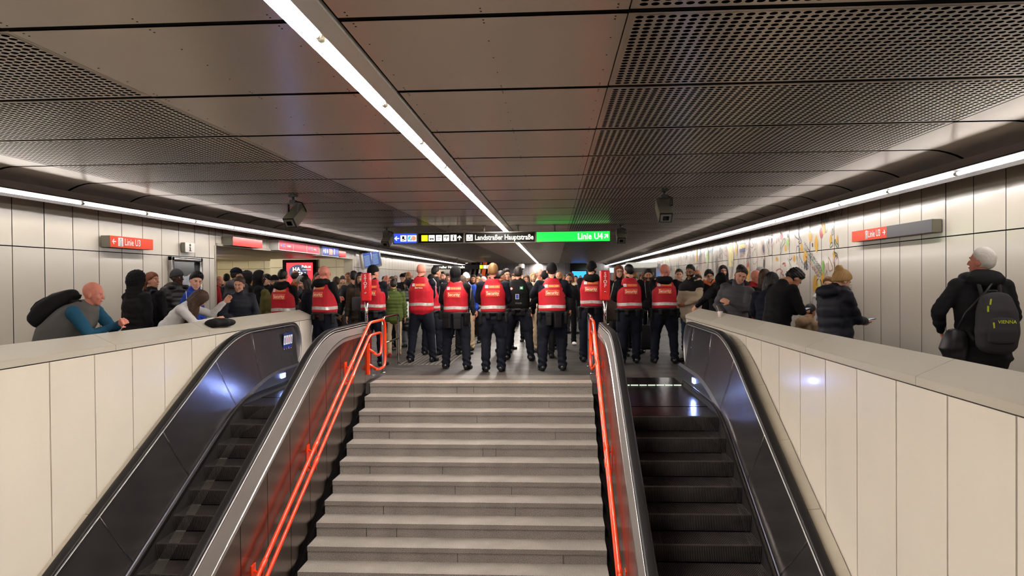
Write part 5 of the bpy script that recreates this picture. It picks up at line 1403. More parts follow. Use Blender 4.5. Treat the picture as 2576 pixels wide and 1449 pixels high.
    if piping:
        mb = MB(); mm = M_white
        for sg, sh, el, wr in f.arms:
            o = V((sg*.072,0,0)); mb.tube([sh+V((sg*.03,-.02,.07)), sh+V((sg*.078,0,.0)), sh.lerp(el,.5)+V((sg*.068,0,0)), el+V((sg*.06,0,0))], .004, 5)
        if piping > 1:
            for sg, hip, kn, an, tn in f.legs: mb.tube([hip+V((sg*.10,-.0,.0))*1.0, hip.lerp(kn,.5)+V((sg*.098,0,0)), kn+V((sg*.078,0,.02)), an+V((sg*.07,0,-.02))], .004, 5)
        mb.build('piping', [mm], jo, label='white piping')
    return root, f
def wpt(root, p):       # local point of a figure -> world
    return Matrix.Translation(root.location)@Matrix.Rotation(root.rotation_euler.z,4,'Z')@Matrix.Diagonal((root.scale.x,)*3+(1,))@V(p).to_4d()
def world(root, p): return wpt(root, p).to_3d()

def backpack(root, f, label, col, w_=.30, h_=.46, d_=.17, cz=1.22, zips=None, text=None, strapm=None, off=.14):
    """a rucksack worn on the back: its own top-level thing"""
    e = empty('backpack', (0,0,0), label=label, cat='backpack'); e.matrix_world = Matrix.Translation(root.location)@Matrix.Rotation(root.rotation_euler.z,4,'Z')@Matrix.Diagonal((root.scale.x,)*3+(1,))@f.T
    e.location = e.matrix_world.to_translation()
    M = e.matrix_world.copy()
    mb = MB(); loft(mb, [(V((0,-off-d_*.50,cz-h_*.45)),w_*.46,d_*.46),(V((0,-off-d_*.56,cz-h_*.2)),w_*.5,d_*.55),(V((0,-off-d_*.52,cz+h_*.15)),w_*.46,d_*.48),(V((0,-off-d_*.42,cz+h_*.38)),w_*.36,d_*.32)], n=24, sq=.65)
    me = remesh(mb, .013, 3, lambda co, no: .004*nz(co, 24, 3)); link('bag_body', me, [col], e)
    mb = MB(); loft(mb, [(V((0,-off-d_*.98,cz-h_*.36)),w_*.33,d_*.14),(V((0,-off-d_*1.02,cz-h_*.18)),w_*.36,d_*.17),(V((0,-off-d_*.98,cz+h_*.02)),w_*.30,d_*.12)], n=20, sq=.6)
    link('front_pocket', remesh(mb, .012, 2), [col], e)
    for sg in (1,-1):
        mb = MB(); mb.tube([(sg*.07,-off-.02,cz+h_*.33),(sg*.085,-off+.06,1.50),(sg*.10,.0,1.49),(sg*.13,.10,1.38),(sg*.15,.12,1.25),(sg*.17,.03,1.12),(sg*.13,-off,cz-h_*.36)], .018, 8); mb.build('strap', [strapm or col], e)
    mb = MB(); mb.tube([(-.045,-off-.02,cz+h_*.42),(-.03,-off-.03,cz+h_*.5),(.03,-off-.03,cz+h_*.5),(.045,-off-.02,cz+h_*.42)], .009, 6); mb.build('grab_handle', [strapm or col], e)
    if zips:
        mb = MB()
        for x, z, rr in zips: mb.obox((x,-off-d_*1.13,z), (.011,.008,.05), Matrix.Rotation(R(rr),3,'Y'))
        mb.build('zip_pull', [mat('neon_zip', hexc(200,215,50), .5)], e, label='neon yellow zip pulls')
    if text:
        mb = MB(); put_text(mb, text, .04, V((.02,-off-d_*1.22,cz-h_*.02)), UX, UZ, 0, 'CENTER', 1); mb.build('lettering', [mat('neon_zip', hexc(200,215,50), .5)], e)
    return e
# ------------------------------------------------------------ who stands where
def TH(px, top, Y, hat=0): return at_y(px, top, Y).z-hat
C_ = clothm
BK = M_blackc; NV = M_navy
C_coat = C_('coat_black',(24,23,25),.8); C_puff = C_('puffer_black',(28,27,30),.42,.4); C_char = C_('charcoal',(58,58,62),.7); C_grey = C_('grey_puffer',(70,68,72),.6)
C_blue = C_('blue_jacket',(34,62,148),.7); C_teal = C_('teal_shirt',(34,78,104),.85); C_body = C_('grey_warmer',(88,86,84),.7); C_white = C_('white_cotton',(214,210,208),.85); C_beige = C_('beige_puffer',(190,172,146),.6)
C_olive = C_('olive',(92,86,48),.8); C_green = C_('moss_green',(78,92,44),.75); C_brown = C_('brown_coat',(66,54,44),.85); C_jean = C_('denim',(52,64,88),.9); C_khaki = C_('khaki',(184,164,134),.85); C_tan = C_('tan_coat',(150,124,96),.85)
C_red = C_('red_knit',(150,36,40),.85); C_plaid = C_('plaid_dark',(60,52,52),.9); C_gjean = C_('grey_denim',(84,86,92),.9); C_lg = C_('light_grey',(150,148,146),.85); C_tee = C_('grey_tee',(128,124,118),.9); C_rdk = C_('darkgreen',(44,56,48),.85)
BELT = [(-72,.09,.20),(78,.06,.17),(28,.08,.12),(-20,.07,.10)]
GT = dict(baggy=1.18, pockets=True)
def guard(px, Y, top, yaw, label, hat=0, **k):
    k.setdefault('jacket', dict(hem=.88)); k.setdefault('trousers', GT); k.setdefault('vest', {'word':'Security'}); k.setdefault('belt', BELT)
    g = person(px, Y, TH(px, top, Y, hat), yaw, label, **k); return g
WF = dict(armL='front', armR='front')
guard(712, 12.7, 677, -8, 'person in red Security vest with black hair and hood down, behind the left parapet end', skin='tan', hair=('crew','black'), jacket=dict(hood='down'), fig=dict(armL='fold',armR='fold',build=1.12,st=.13), jm=BK)
guard(817, 12.5, 668, -28, 'bald person in red Security vest with black hood down, by the side passage', hair=None, skin='red', jacket=dict(hood='down'), fig=dict(armL='fold',armR='fold',build=1.12,st=.14,head=(-15,0,0),belly=.03), face=False, beard=None, jm=BK)
guard(940, 13.3, 667, -8, 'person in red Security vest and black wool cap, behind the left red stop box', .01, hair=('crew','dark'), wear='beanie', skin='fair', fig=dict(armL='fold',armR='fold',build=1.18,st=.15,head=(-35,0,0)), jm=NV)
guard(1060, 13.9, 663, -6, 'shaven-headed person in red vest reading Service with white piped trousers', hair=None, skin='red', vest={'word':'Service','hem':.93,'band':.085,'ez':1.385,'loose':.008}, fig=dict(armL='fold',armR='fold',build=1.16,st=.19,head=(-12,0,0),step=(.06,-.06)), piping=2, belt=False, trousers=dict(baggy=1.12), jm=NV)
guard(1085, 15.2, 690, -10, 'person in red Security vest almost hidden behind the Service vest', .01, hair=('crew','dark'), wear='beanie', skin='tan', fig=dict(armL='fold',armR='fold',build=1.05,st=.16), jm=NV)
guard(1146, 12.8, 671, -4, 'person in red Security vest and black balaclava hood with large hip pouches', hair=None, wear='balaclava', face=False, fig=dict(armL='front',armR='fold',build=1.14,st=.20,step=(-.05,.08)), piping=1, jm=BK, vest={'word':'Security','hem':1.0}, belt=[(-35,.18,.26),(15,.14,.28),(60,.10,.22),(85,.07,.16)])
guard(1240, 12.45, 664, 2, 'person in red Security vest with short light brown hair, standing in the middle', skin='red', hair=('quiff','light'), fig=dict(armL='front',armR='front',build=1.10,st=.125), jm=NV)
g8, f8 = guard(1388, 12.6, 661, 3, 'person in red Security vest and black wool cap, right of the police officer', .012, hair=('crew','dark'), wear='beanie', fig=dict(armL='vestgrip',armR='vestgrip',build=1.22,st=.17,step=(.0,-.04),belly=.03,hipdy=-.02), jacket=dict(puff=.012), jm=NV, belt=[(-60,.09,.12),(20,.12,.26),(-15,.10,.22),(70,.12,.2)])
guard(1489, 13.9, 657, -6, 'tall person in red Security vest and black cap left of the right stop box', .012, hair=('crew','dark'), wear='beanie', skin='fair', beard='dark', jacket=dict(hood='down'), fig=dict(armL='fold',armR='fold',build=1.08,st=.15,head=(-20,0,0)), jm=BK)
guard(1581, 13.6, 665, 6, 'person in red Security vest with black hair right of the right stop box', skin='fair', hair=('crew','black'), jacket=dict(), fig=dict(armL='front',armR='front',build=1.2,st=.14,head=(30,0,0),step=(.08,-.03)), jm=BK, piping=1)
guard(1673, 13.7, 664, -4, 'bald person with glasses in red Security vest and black hood down, above the right escalator', skin='red', hair=None, glasses=True, jacket=dict(hood='down'), fig=dict(armL='fold',armR='fold',build=1.18,st=.18,head=(-55,0,0),belly=.02), jm=BK)
guard(1528, 22, 690, 0, 'distant person in a red vest glimpsed right of the right stop box', hair=('short','dark'), fig=dict(), belt=False, near=False, vest={'word':'Security','emblem':False})
# police officer
pr, pf = person(1304, 14.2, TH(1304,672,14.2), -4, 'police officer in black with patches on a black back panel, between two red vests', hair=('side','dark'), skin='fair', fig=dict(armL='front',armR='hip',build=1.06,st=.24,step=(-.05,.05)), jm=BK, tm=NV, trousers=GT, belt=BELT)
vm = vest_mesh(pf, 1.03, .02); vo = link('tactical_vest', vm, [mat('tactical_black', hexc(13,13,14), .85, spec=.1)], pr); bv = BVHTree.FromPolygons([v.co for v in vm.vertices], [tuple(p.vertices) for p in vm.polygons])
mb = MB(); put_disc(mb, -.115,1.36,.028,(0,0,0),UX,UZ,0,12); put_rect(mb,-.120,-.110,1.34,1.38,(0,-.002,0),UX,UZ,1); put_rect(mb,-.135,-.095,1.355,1.365,(0,-.002,0),UX,UZ,1); grid_rect(mb,.045,.105,1.345,1.40,0,2,3,3); put_disc(mb,.075,1.372,.016,(0,-.002,0),UX,UZ,1); grid_rect(mb,-.03,.025,1.17,1.25,0,3,3,3); grid_rect(mb,-.036,.031,1.164,1.256,.001,1,3,3)
put_text(mb,'POLIZEI',.035,V((.02,-.002,1.085)),UX,UZ,4)
proj_on(bv, mb, pf).build('patch', [mat('patch_red', hexc(190,44,44), .6), M_white, mat('patch_green', hexc(40,150,90), .6), mat('patch_blue', hexc(50,70,150), .6), M_camgrey], vo, label='coloured patches and lettering', fix=False)

# --- people along the left parapet
PP = person
LN = lambda *a, **k: PP(*a, **k)
r, f = PP(None, 7.25, 1.80, -88, 'bald person in teal shirt and grey body warmer leaning on the left parapet', X=-5.16, skin='red', hair=None, jm=C_teal, tm=C_char, jacket=dict(hem=.9,collar=False),
   fig=dict(lean=50, hipdy=-.10, head=(12,-38,0), armR=((-.03,.52,1.135),(.7,-.2,-1)), armL=((.02,.60,1.15),(-.7,-.2,-1)), build=1.12, belly=.02, step=(-.1,-.12)))
vm = vest_mesh(f, .88, .018); link('body_warmer', vm, [C_body], r, label='grey quilted body warmer')
backpack(r, f, 'black backpack on the bald person leaning at the left parapet', C_('pack_black',(27,26,28),.75), .34, .50, .20, 1.24)
PP(345, 9.8, TH(345,681,9.8,.04), -25, 'person in big black coat with a black furry hood up, by the left wall', skin='fair', hair=None, wear='furhood', wearc=C_coat, jm=C_coat, tm=BK, jacket=dict(hem=.6,puff=.05,flare=.04), face=False)
r, f = PP(386, 10.5, TH(386,686,10.5), -25, 'person with reddish brown hair seen in profile, wearing a large black backpack', skin='fair', hair=('tied','auburn'), jm=C_coat, tm=BK, jacket=dict(hem=.7,puff=.02), fig=dict(head=(-72,-6,0)))
backpack(r, f, 'large black hiking backpack on the person with reddish brown hair', C_('pack_slate',(40,42,48),.7), .38, .60, .24, 1.16)
PP(446, 11.2, TH(446,674,11.2,.03), -125, 'dark-skinned person in black puffer jacket and charcoal beanie with hood, by the showcase', skin='dark', hair=None, wear='beanie', wearc=C_char, jm=C_puff, tm=BK, jacket=dict(hem=.75,puff=.04,quilt=.09,hood='big'), fig=dict(armL='pocket',armR='pocket',head=(25,0,0)))
PP(489, 9.9, TH(489,688,9.9)+.03, -80, 'young person with black fringe in bright blue jacket at the left parapet', skin='pale', hair=('curly','black'), jm=C_blue, tm=BK, jacket=dict(puff=.015,hem=.82), fig=dict(lean=12,armR='front',armL='front',head=(-55,6,0),hipdy=-.05), piping=1)
r, f = PP(None, 9.25, 1.70, -86, 'person with long brown hair in white top bending over the left parapet', X=-5.08, skin='fair', hair=('long','brown'), jm=C_white, tm=C_jean, jacket=dict(hem=.9,collar=False),
   fig=dict(lean=46, hipdy=-.1, head=(40,6,0), armR=((.03,.60,1.14),(.8,0,-1)), armL=((-.16,.66,1.38),(-.1,.35,-1))), curl=(.3,.4))
m = MB(); loft(m, [(V((-4.36,8.86,1.075)),.10,.05),(V((-4.33,9.05,1.08)),.12,.06),(V((-4.31,9.28,1.065)),.09,.045)], side=V((1,0,0)), n=16)
me = remesh(m, .012, 2, lambda co, no: .008*nz(co, 24, 2)); link('handbag', me, [C_coat], label='soft black handbag lying on top of the left parapet', cat='bag')
PP(609, 11.0, 1.70, -145, 'older grey-haired person in dark jacket looking at the camera over the left parapet', skin='fair', hair=('side','brown'), jm=C_('midnight',(30,32,40),.7), tm=BK, jacket=dict(puff=.02,hem=.8), fig=dict(lean=14,armR='front',armL='front',head=(-30,2,0)))
PP(596, 13.4, TH(596,674,13.4,.01), -22, 'person from behind in dark grey padded jacket with hood down and navy cap', skin='fair', hair=('crew','dark'), wear='cap', wearc=NV, jm=C_grey, tm=BK, jacket=dict(puff=.03,hood='down',hem=.78), near=False, fig=dict(head=(-30,0,0)))
PP(526, 15.6, TH(526,690,15.6), -135, 'person in black with a red scarf at the left edge of the side passage', skin='pale', hair=('side','brown'), jm=C_red, tm=BK, near=False, fig=dict(armR='face'))
PP(549, 16.5, TH(549,693,16.5), -110, 'balding older person in black looking down in the side passage', skin='red', hair=('balding','grey'), jm=BK, tm=BK, near=False, fig=dict(head=(0,20,0)))
PP(534, 18.3, TH(534,684,18.3), 20, 'person with black hair seen from behind at the back of the side passage entrance', skin='tan', hair=('curly','black'), jm=C_coat, tm=BK, near=False)
PP(570, 17.5, TH(570,689,17.5), 10, 'person with short dark hair left of the grey padded jacket in the side passage', skin='tan', hair=('short','black'), jm=C_char, tm=BK, near=False)
PP(622, 15.0, TH(622,683,15.0,.03), -30, 'person in black with fur-trimmed hood up behind the grey padded jacket', hair=None, wear='furhood', wearc=C_coat, jm=C_coat, tm=BK, near=False, face=False, jacket=dict(puff=.03))
PP(654, 13.8, TH(654,680,13.8,.03), -75, 'person in charcoal hooded jacket with hood up, left of the olive jacket', skin='dark', hair=None, wear='hood', wearc=C_('hood_black',(26,26,28)), jm=C_('hood_black',(26,26,28)), tm=BK, near=False, jacket=dict(puff=.025))
PP(671, 14.6, TH(671,690,14.6), 165, 'person with dark hair and pale face between the black hood and the flat cap', skin='pale', hair=('tied','black'), jm=C_coat, tm=BK, near=False)
PP(691, 13.5, TH(691,692,13.5,.01), -165, 'person in olive jacket and black flat cap with glasses behind the left parapet', skin='fair', hair=('crew','grey'), wear='flatcap', wearc=BK, glasses=True, jm=C_olive, tm=BK, near=False, jacket=dict(puff=.02))
PP(743, 15.2, TH(743,680,15.2), -5, 'person with thinning dark hair seen from behind before the red advert screen', skin='tan', hair=('balding','dark'), jm=C_('orange_hood',(150,72,34)), tm=BK, near=False, face=False)
PP(759, 14.6, TH(759,694,14.6), -95, 'person with short grey hair in profile facing right beside the red advert screen', skin='red', hair=('crew','grey'), jm=C_char, tm=BK, near=False)
PP(771, 13.6, TH(771,696,13.6), 120, 'person with long dark hair and white trousers holding a hand to the mouth', skin='pale', hair=('long','dark'), jm=NV, tm=C_white, near=False, fig=dict(armR='face',head=(0,14,0)))
PP(766, 16.8, TH(766,687,16.8,.02), 0, 'person in a black brimmed hat under the red advert screen', hair=('short','black'), wear='cap', wearc=BK, jm=BK, tm=BK, near=False, face=False)
r, f = PP(846, 15.0, TH(846,697,15.0), 10, 'person in light beige coat with a dark backpack, right of the bald guard', hair=('short','brown'), jm=C_khaki, tm=C_brown, near=False, face=False)
backpack(r, f, 'dark backpack worn on the light beige coat', C_char)
r, f = PP(889, 14.6, TH(889,682,14.6), 25, 'person with dark hair in black wearing a black backpack, left of the left stop box', hair=('short','dark'), jm=C_char, tm=C_gjean, near=False, face=False)
backpack(r, f, 'black backpack on the person left of the left stop box', C_puff, .32, .52, .2)
PP(906, 14.0, TH(906,686,14.0), 195, 'person with dark wavy hair in long brown coat by the left stop box', skin='fair', hair=('long','dark'), jm=C_brown, tm=BK, near=False, jacket=dict(hem=.55,flare=.03))
m = MB(); m.rbox((0,0,0), (.26,.12,.28), .03); m.tube([(-.08,0,.13),(-.06,0,.30),(.06,0,.30),(.08,0,.13)], .008, 6); o = m.build('handbag', [mat('leather_grey', hexc(78,76,78), .4)]); p = at_y(903,765,13.7); o.location = p; tag(o, 'grey leather handbag hanging beside the long brown coat', 'bag')
# --- between the guards, left half
PP(973, 17.9, TH(973,692,17.9), -160, 'bald person in dark jacket looking right, beside the black wool cap guard', skin='red', hair=None, jm=C_plaid, tm=BK, near=False)
PP(986, 16.4, TH(986,696,16.4), 150, 'person in dark plaid jacket with brown hair left of the checkered bag', skin='fair', hair=('short','brown'), jm=C_plaid, tm=BK, near=False)
PP(989, 14.9, TH(989,703,14.9), 20, 'person in moss green padded jacket and tan trousers behind the steel hoop rail', hair=('short','dark'), jm=C_green, tm=C_khaki, near=False, jacket=dict(puff=.03,quilt=.08), face=False, shoes=(C_red, M_solew))
PP(1013, 21.0, TH(1013,689,21.0), 180, 'person in black flat cap and glasses in the background left of the Service vest', skin='pale', hair=('crew','grey'), wear='flatcap', glasses=True, jm=BK, tm=BK, near=False)
PP(1028, 18.6, TH(1028,683,18.6), 175, 'bald bearded person in a black jacket left of the Service vest', skin='olive', hair=None, beard='black', jm=C_coat, tm=BK, near=False, jacket=dict(puff=.02))
rb, fb = PP(1024, 16.9, TH(1024,703,16.9), 60, 'person in long black padded coat carrying the checkered bag', skin='fair', hair=('tied','dark'), jm=C_puff, tm=C_gjean, near=False, jacket=dict(hem=.55,puff=.035,flare=.02,quilt=.1), fig=dict(armR=((.12,.32,1.0),(.5,-1,-.3)),armL=((-.05,.34,1.0),(-.5,-1,-.3))), shoes=(M_boot, M_solew))
p = at_y(1011,779,16.2); root = empty('checkered_bag', p, label='black and white checkered shopping bag with red lettering', cat='bag')
m = MB(); w2, h2 = .27, .36; nx, nz2 = 6, 8
m.rbox((0,.07,0), (w2,.13,h2), .015, mi=0)
m.build('bag_body', [M_white], root)
m = MB()
for i in range(nx):
    for j in range(nz2):
        if (i+j)%2: m.box(-w2/2+.006+i*(w2-.012)/nx, -w2/2+.006+(i+1)*(w2-.012)/nx, .0015, .004, -h2/2+.01+j*(h2-.02)/nz2, -h2/2+.01+(j+1)*(h2-.02)/nz2)
m.build('checks', [M_blackp], root)
m = MB(); put_text(m, 'MANNER', .07, V((0,-.001,-.07)), UX, UZ, 0, 'CENTER', .85); m.build('lettering', [mat('bag_red', hexc(200,40,50), .5)], root)
m = MB(); 
for y_ in (.02,.12): m.tube([(-.07,y_,h2/2-.01),(-.05,y_,h2/2+.10),(0,y_,h2/2+.15),(.05,y_,h2/2+.10),(.07,y_,h2/2-.01)], .008, 6)
m.build('handle', [M_blackp], root)
PP(1098, 16.6, TH(1098,671,16.6), -25, 'tall person with thick black hair in black jacket between the Service vest and the balaclava', skin='fair', hair=('quiff','black'), jm=C_coat, tm=BK, near=False, fig=dict(head=(-30,0,0)), jacket=dict(puff=.02))
PP(1114, 19.0, TH(1114,684,19.0), 175, 'person with short dark hair facing the camera left of the balaclava', skin='fair', hair=('short','dark'), jm=BK, tm=BK, near=False)
PP(1127, 20.0, TH(1127,689,20.0), 190, 'person with long brown hair facing the camera left of the balaclava', skin='fair', hair=('long','brown'), jm=C_brown, tm=BK, near=False)
PP(1163, 15.2, TH(1163,694,15.2), -20, 'person with bobbed brown hair seen from behind beside the white cap', hair=('bob','brown'), jm=C_coat, tm=BK, near=False, face=False)
r, f = PP(1174, 16.2, TH(1174,684,16.2,.01), 160, 'bearded person in white knitted cap and blue jacket with khaki trousers', skin='tan', hair=None, wear='beanie', wearc=C_white, beard='black', jm=C_blue, tm=C_khaki, near=True, fig=dict(head=(10,22,0),armL='down',armR='pocket'), shoes=(BK, M_sole))
PP(1191, 22, TH(1191,692,22), 180, 'person with dark curly hair in the background right of the white cap', skin='tan', hair=('curly','black'), jm=C_coat, tm=BK, near=False)
PP(1203, 20, TH(1203,697,20), 165, 'person with wavy brown hair raising a hand, right of the white cap', skin='fair', hair=('long','light'), jm=C_brown, tm=BK, near=False, fig=dict(armR='face'))
PP(1216, 18.2, TH(1216,696,18.2), 180, 'person with white grey hair left of the middle guard', skin='red', hair=('short','white'), jm=C_lg, tm=BK, near=False)
PP(1230, 21.5, TH(1230,688,21.5), 175, 'person with long black hair behind the middle guard', skin='olive', hair=('long','black'), jm=BK, tm=BK, near=False)
PP(1261, 15.6, TH(1261,681,15.6), -70, 'person with cropped black hair in profile, right of the middle guard', skin='tan', hair=('crew','black'), jm=BK, tm=BK, near=False)
PP(1274, 16.5, TH(1274,678,16.5), -150, 'young person with wavy dark hair in black jacket looking right, left of the police officer', skin='fair', hair=('curly','dark'), jm=C_coat, tm=BK, near=False)
PP(1324, 18.5, TH(1324,692,18.5), 180, 'person with long brown hair behind the police officer', skin='fair', hair=('long','brown'), jm=C_tan, tm=BK, near=False)
PP(1342, 20.0, TH(1342,687,20.0), 180, 'person with long blond hair behind the police officer', skin='pale', hair=('long','blond'), jm=C_char, tm=BK, near=False)
PP(1358, 15.8, TH(1358,676,15.8), -140, 'older person with glasses in cream jacket over a red jumper', skin='red', hair=('balding','grey'), glasses=True, jm=C_beige, tm=C_khaki, near=True, fig=dict(head=(-15,12,0)))
PP(1372, 14.6, TH(1372,681,14.6,.01), 0, 'person in narrow black knitted cap left of the wide guard in grey sleeves', hair=None, wear='beanie', jm=BK, tm=BK, near=False, face=False)
PP(1407, 16.4, TH(1407,683,16.4), 165, 'bald person with dark beard right of the wide guard', skin='olive', hair=None, beard='black', jm=C_coat, tm=BK, near=False, jacket=dict(hood='down',puff=.02))
PP(1431, 17.5, TH(1431,689,17.5), 180, 'person with short dark hair in black jacket near the blue screen, white sneakers', skin='tan', hair=('short','black'), beard='dark', jm=C_coat, tm=BK, near=False, shoes=(C_white, M_solew))
PP(1448, 26, TH(1448,694,26), 180, 'small distant person with glasses in front of the blue screen', skin='fair', hair=('short','dark'), jm=NV, tm=BK, near=False)
# --- right half
PP(1515, 19, TH(1515,690,19), 180, 'person with short black hair glimpsed behind the right stop box', skin='tan', hair=('short','black'), jm=BK, tm=BK, near=False)
rw, fw_ = PP(1557, 15.0, TH(1557,668,15.0), 185, 'tall person with long auburn hair and glasses in black coat over white top', skin='pale', hair=('long','auburn'), glasses=True, jm=C_coat, tm=BK, near=True, jacket=dict(hem=.6), fig=dict(armR='chest',armL='carry'))
m = MB(); loft(m, [(V((0,0,-.22)),.15,.06),(V((0,0,0)),.16,.07),(V((0,0,.2)),.11,.05)], n=18, sq=.7); m.tube([(-.08,0,.18),(-.05,0,.45),(.05,0,.45),(.08,0,.18)], .01, 6); o = link('tote_bag', remesh(m, .012, 2), [mat('bag_brown', hexc(84,70,56), .6)], label='brown tote bag hanging behind the right stop box pole', cat='bag'); o.location = at_y(1533,775,14.4)
PP(1593, 16.0, TH(1593,697,16.0), 175, 'person in white sweatshirt holding the suitcase, behind the guard with piped sleeves', skin='fair', hair=('short','brown'), jm=C_white, tm=BK, near=False, fig=dict(armL=((-.34,.22,.98),(-.6,-1,0))))
PP(1631, 15.6, TH(1631,679,15.6), 172, 'person with black curly hair and full beard in black jacket over grey shirt', skin='tan', hair=('curly','black'), beard='black', jm=C_coat, tm=BK, near=True)
root = empty('suitcase', (at_y(1626,870,15.3).x, 15.3, 0), R(4), label='black wheeled suitcase with raised steel handle behind the right guards', cat='suitcase')
m = MB(); m.rbox((0,0,.36), (.36,.24,.52), .07); m.build('shell', [C_puff], root)
m = MB()
for sx in (-.13,.13): m.tube([(sx,-.05,.05),(sx,.05,.05)], .045, 12)
m.build('wheel', [M_sole], root)
m = MB(); m.tube([(-.05,.09,.6),(-.05,.09,.92),(.05,.09,.92),(.05,.09,.6)], .01, 8); m.build('pull_handle', [M_chrome], root)
PP(1708, 15.6, TH(1708,678,15.6), 172, 'young person with thick dark hair in black, right of the bald guard with glasses', skin='pale', hair=('side','dark'), jm=BK, tm=BK, near=False)
r, f = PP(1737, 13.9, TH(1737,667,13.9), 128, 'bearded person with glasses in beige padded jacket with black shoulders', skin='olive', hair=('quiff','black'), beard='black', glasses=True, jm=C_beige, tm=C_jean, near=True, jacket=dict(puff=.035,quilt=.11,hem=.82), fig=dict(armL='front',armR='pocket',head=(20,8,0)))
m = MB(); f.tors(m, [(1.30,0,.235,.165),(1.40,-.01,.235,.15),(1.455,-.02,.16,.12),(1.50,-.02,.11,.10)]); 
for sg, sh, el, wr in f.arms: loft(m, [(sh,.096,.094),(sh.lerp(el,.3),.090,.088)], n=14)
link('yoke', remesh(m, .014, 2), [C_coat], r, label='black shoulder section of the jacket')
PP(1783, 14.5, TH(1783,678,14.5), 178, 'person with tied back dark hair and glasses with a colourful scarf', skin='pale', hair=('tied','dark'), glasses=True, jm=C_coat, tm=BK, near=True, fig=dict(head=(0,10,0)))
m = MB(); p = at_y(1786,711,14.33); loft(m, [(V((p.x-.10,14.40,p.z+.03)),.04,.035),(V((p.x,14.30,p.z-.03)),.05,.04),(V((p.x+.10,14.38,p.z+.03)),.04,.035)], n=12); m.build('scarf', [mat('scarf_orange', hexc(220,110,60), .8, noise=(14,.6,2))], label='orange and purple scarf around the neck of the person with tied back hair', cat='scarf')
PP(1819, 15.6, TH(1819,668,15.6), 178, 'person with shoulder-length dark hair facing the camera in front of the mural', skin='fair', hair=('bob','dark'), jm=C_coat, tm=BK, near=False)
PP(1813, 12.75, TH(1813,684,12.75,.02), 12, 'person in black hood from behind with an arm on the right parapet end', hair=None, wear='balaclava', jm=C_coat, tm=BK, near=True, face=False, jacket=dict(puff=.025,hood='down'), fig=dict(build=1.1,armL=((-.48,-.02,1.16),(-.3,-1,.1)),armR='front'))
r6, f6 = PP(1853, 10.9, TH(1853,674,10.9)+.03, 140, 'person in charcoal puffer jacket looking at the camera over the right parapet', skin='fair', hair=('side','dark'), jm=C_grey, tm=BK, near=True, jacket=dict(puff=.03,quilt=.10,hem=.8), fig=dict(side=-8,lean=6,armL='chest',armR='front',head=(30,8,-14)))
p = V((2.32,10.15,1.055)); root = empty('paper_cup', p, label='small white paper cup with a wooden spoon on the right parapet', cat='cup')
m = MB(); m.tube([(0,0,0),(0,0,.08)], [.028,.038], 16); m.build('cup', [mat('cup_paper', hexc(232,214,206), .6)], root)
m = MB(); m.tube([(.0,0,.03),(-.05,0,.16)], .005, 6); m.build('spoon', [C_khaki], root)
PP(1864, 13.7, TH(1864,668,13.7), 0, 'person with thick dark hair from behind, behind the charcoal puffer jacket', hair=('quiff','dark'), jm=C_coat, tm=BK, near=False, face=False)
PP(1899, 12.6, TH(1899,678,12.6), -140, 'bald person with glasses and reddish face among the crowd by the mural', skin='red', hair=None, glasses=True, jm=C_red, tm=BK, near=False, fig=dict(head=(0,12,0)))
PP(1912, 14.4, TH(1912,672,14.4), 10, 'person with short grey hair from behind in front of the mural', hair=('short','grey'), jm=C_char, tm=BK, near=False, face=False)
PP(1924, 11.7, TH(1924,678,11.7), -20, 'person with brown bobbed hair left of the black haired person', hair=('bob','brown'), jm=C_coat, tm=BK, near=False, face=False)
PP(1943, 10.0, TH(1943,683,10.0), -38, 'person with long black hair and dark navy top leaning at the right parapet', skin='tan', hair=('long','black'), jm=NV, tm=BK, near=True, jacket=dict(puff=.01,collar=False), fig=dict(lean=10,head=(-15,8,0),armL='front',armR='front'))
r, f = PP(1985, 9.15, TH(2005,672,9.15)+.09, -72, 'person with black curly hair in black sweater bent over a phone', skin='tan', hair=('curly','black'), jm=BK, tm=C_char, near=True, jacket=dict(puff=.012,collar=False), fig=dict(lean=14,neckf=.03,head=(0,38,0),armR=((.05,.36,1.13),(.8,-.2,-1)),armL=((-.05,.36,1.12),(-.8,-.2,-1)),build=1.08), curl=(.9,.9), palms=((0,0,1),(0,0,1)))
def phone(p, rz, rx, label):
    e = empty('phone', p, rz, label=label, cat='phone'); e.rotation_euler = (rx,0,rz)
    m = MB(); m.rbox((0,0,0), (.075,.152,.009), .004); m.build('phone_body', [M_glassblk], e)
    m = MB(); m.box(-.033,.033,-.07,.07,.0046,.0052); m.build('display', [emit('phone_glow', hexc(150,160,175), .5)], e)
def palm(r, f, i, up=.025, fw=.10):
    sg, sh, el, wr = f.arms[i]; return world(r, wr+(wr-el).normalized()*fw+V((0,0,up)))
phone(palm(r,f,0), R(-72), R(20), 'dark phone held by the person with black curly hair')
r, f = PP(None, 8.15, 1.71, -68, 'blond person with a bun in black padded coat using a phone', X=3.12, skin='pale', hair=('bun','blond'), jm=C_('coat_navyblack',(24,25,34),.6), tm=BK, near=True, jacket=dict(puff=.04,quilt=.12,hem=.62,flare=.02,hood='big'), fig=dict(neckf=.015,head=(-6,28,0),armR=((.08,.36,1.14),(.6,-.6,-1)),armL=((-.04,.34,1.12),(-.8,-.2,-1))), curl=(.8,.8), palms=((0,0,1),(0,0,1)))
phone(palm(r,f,0), R(-68), R(10), 'dark phone held out by the blond person')
PP(2035, 10.9, 1.72, -70, 'seated person with cropped dark hair and furry collar low behind the right parapet', skin='tan', hair=('crew','dark'), jm=C_tan, tm=BK, near=False, z0=-.50, fig=dict(sit=True,head=(20,20,0)), jacket=dict(hood='down'))
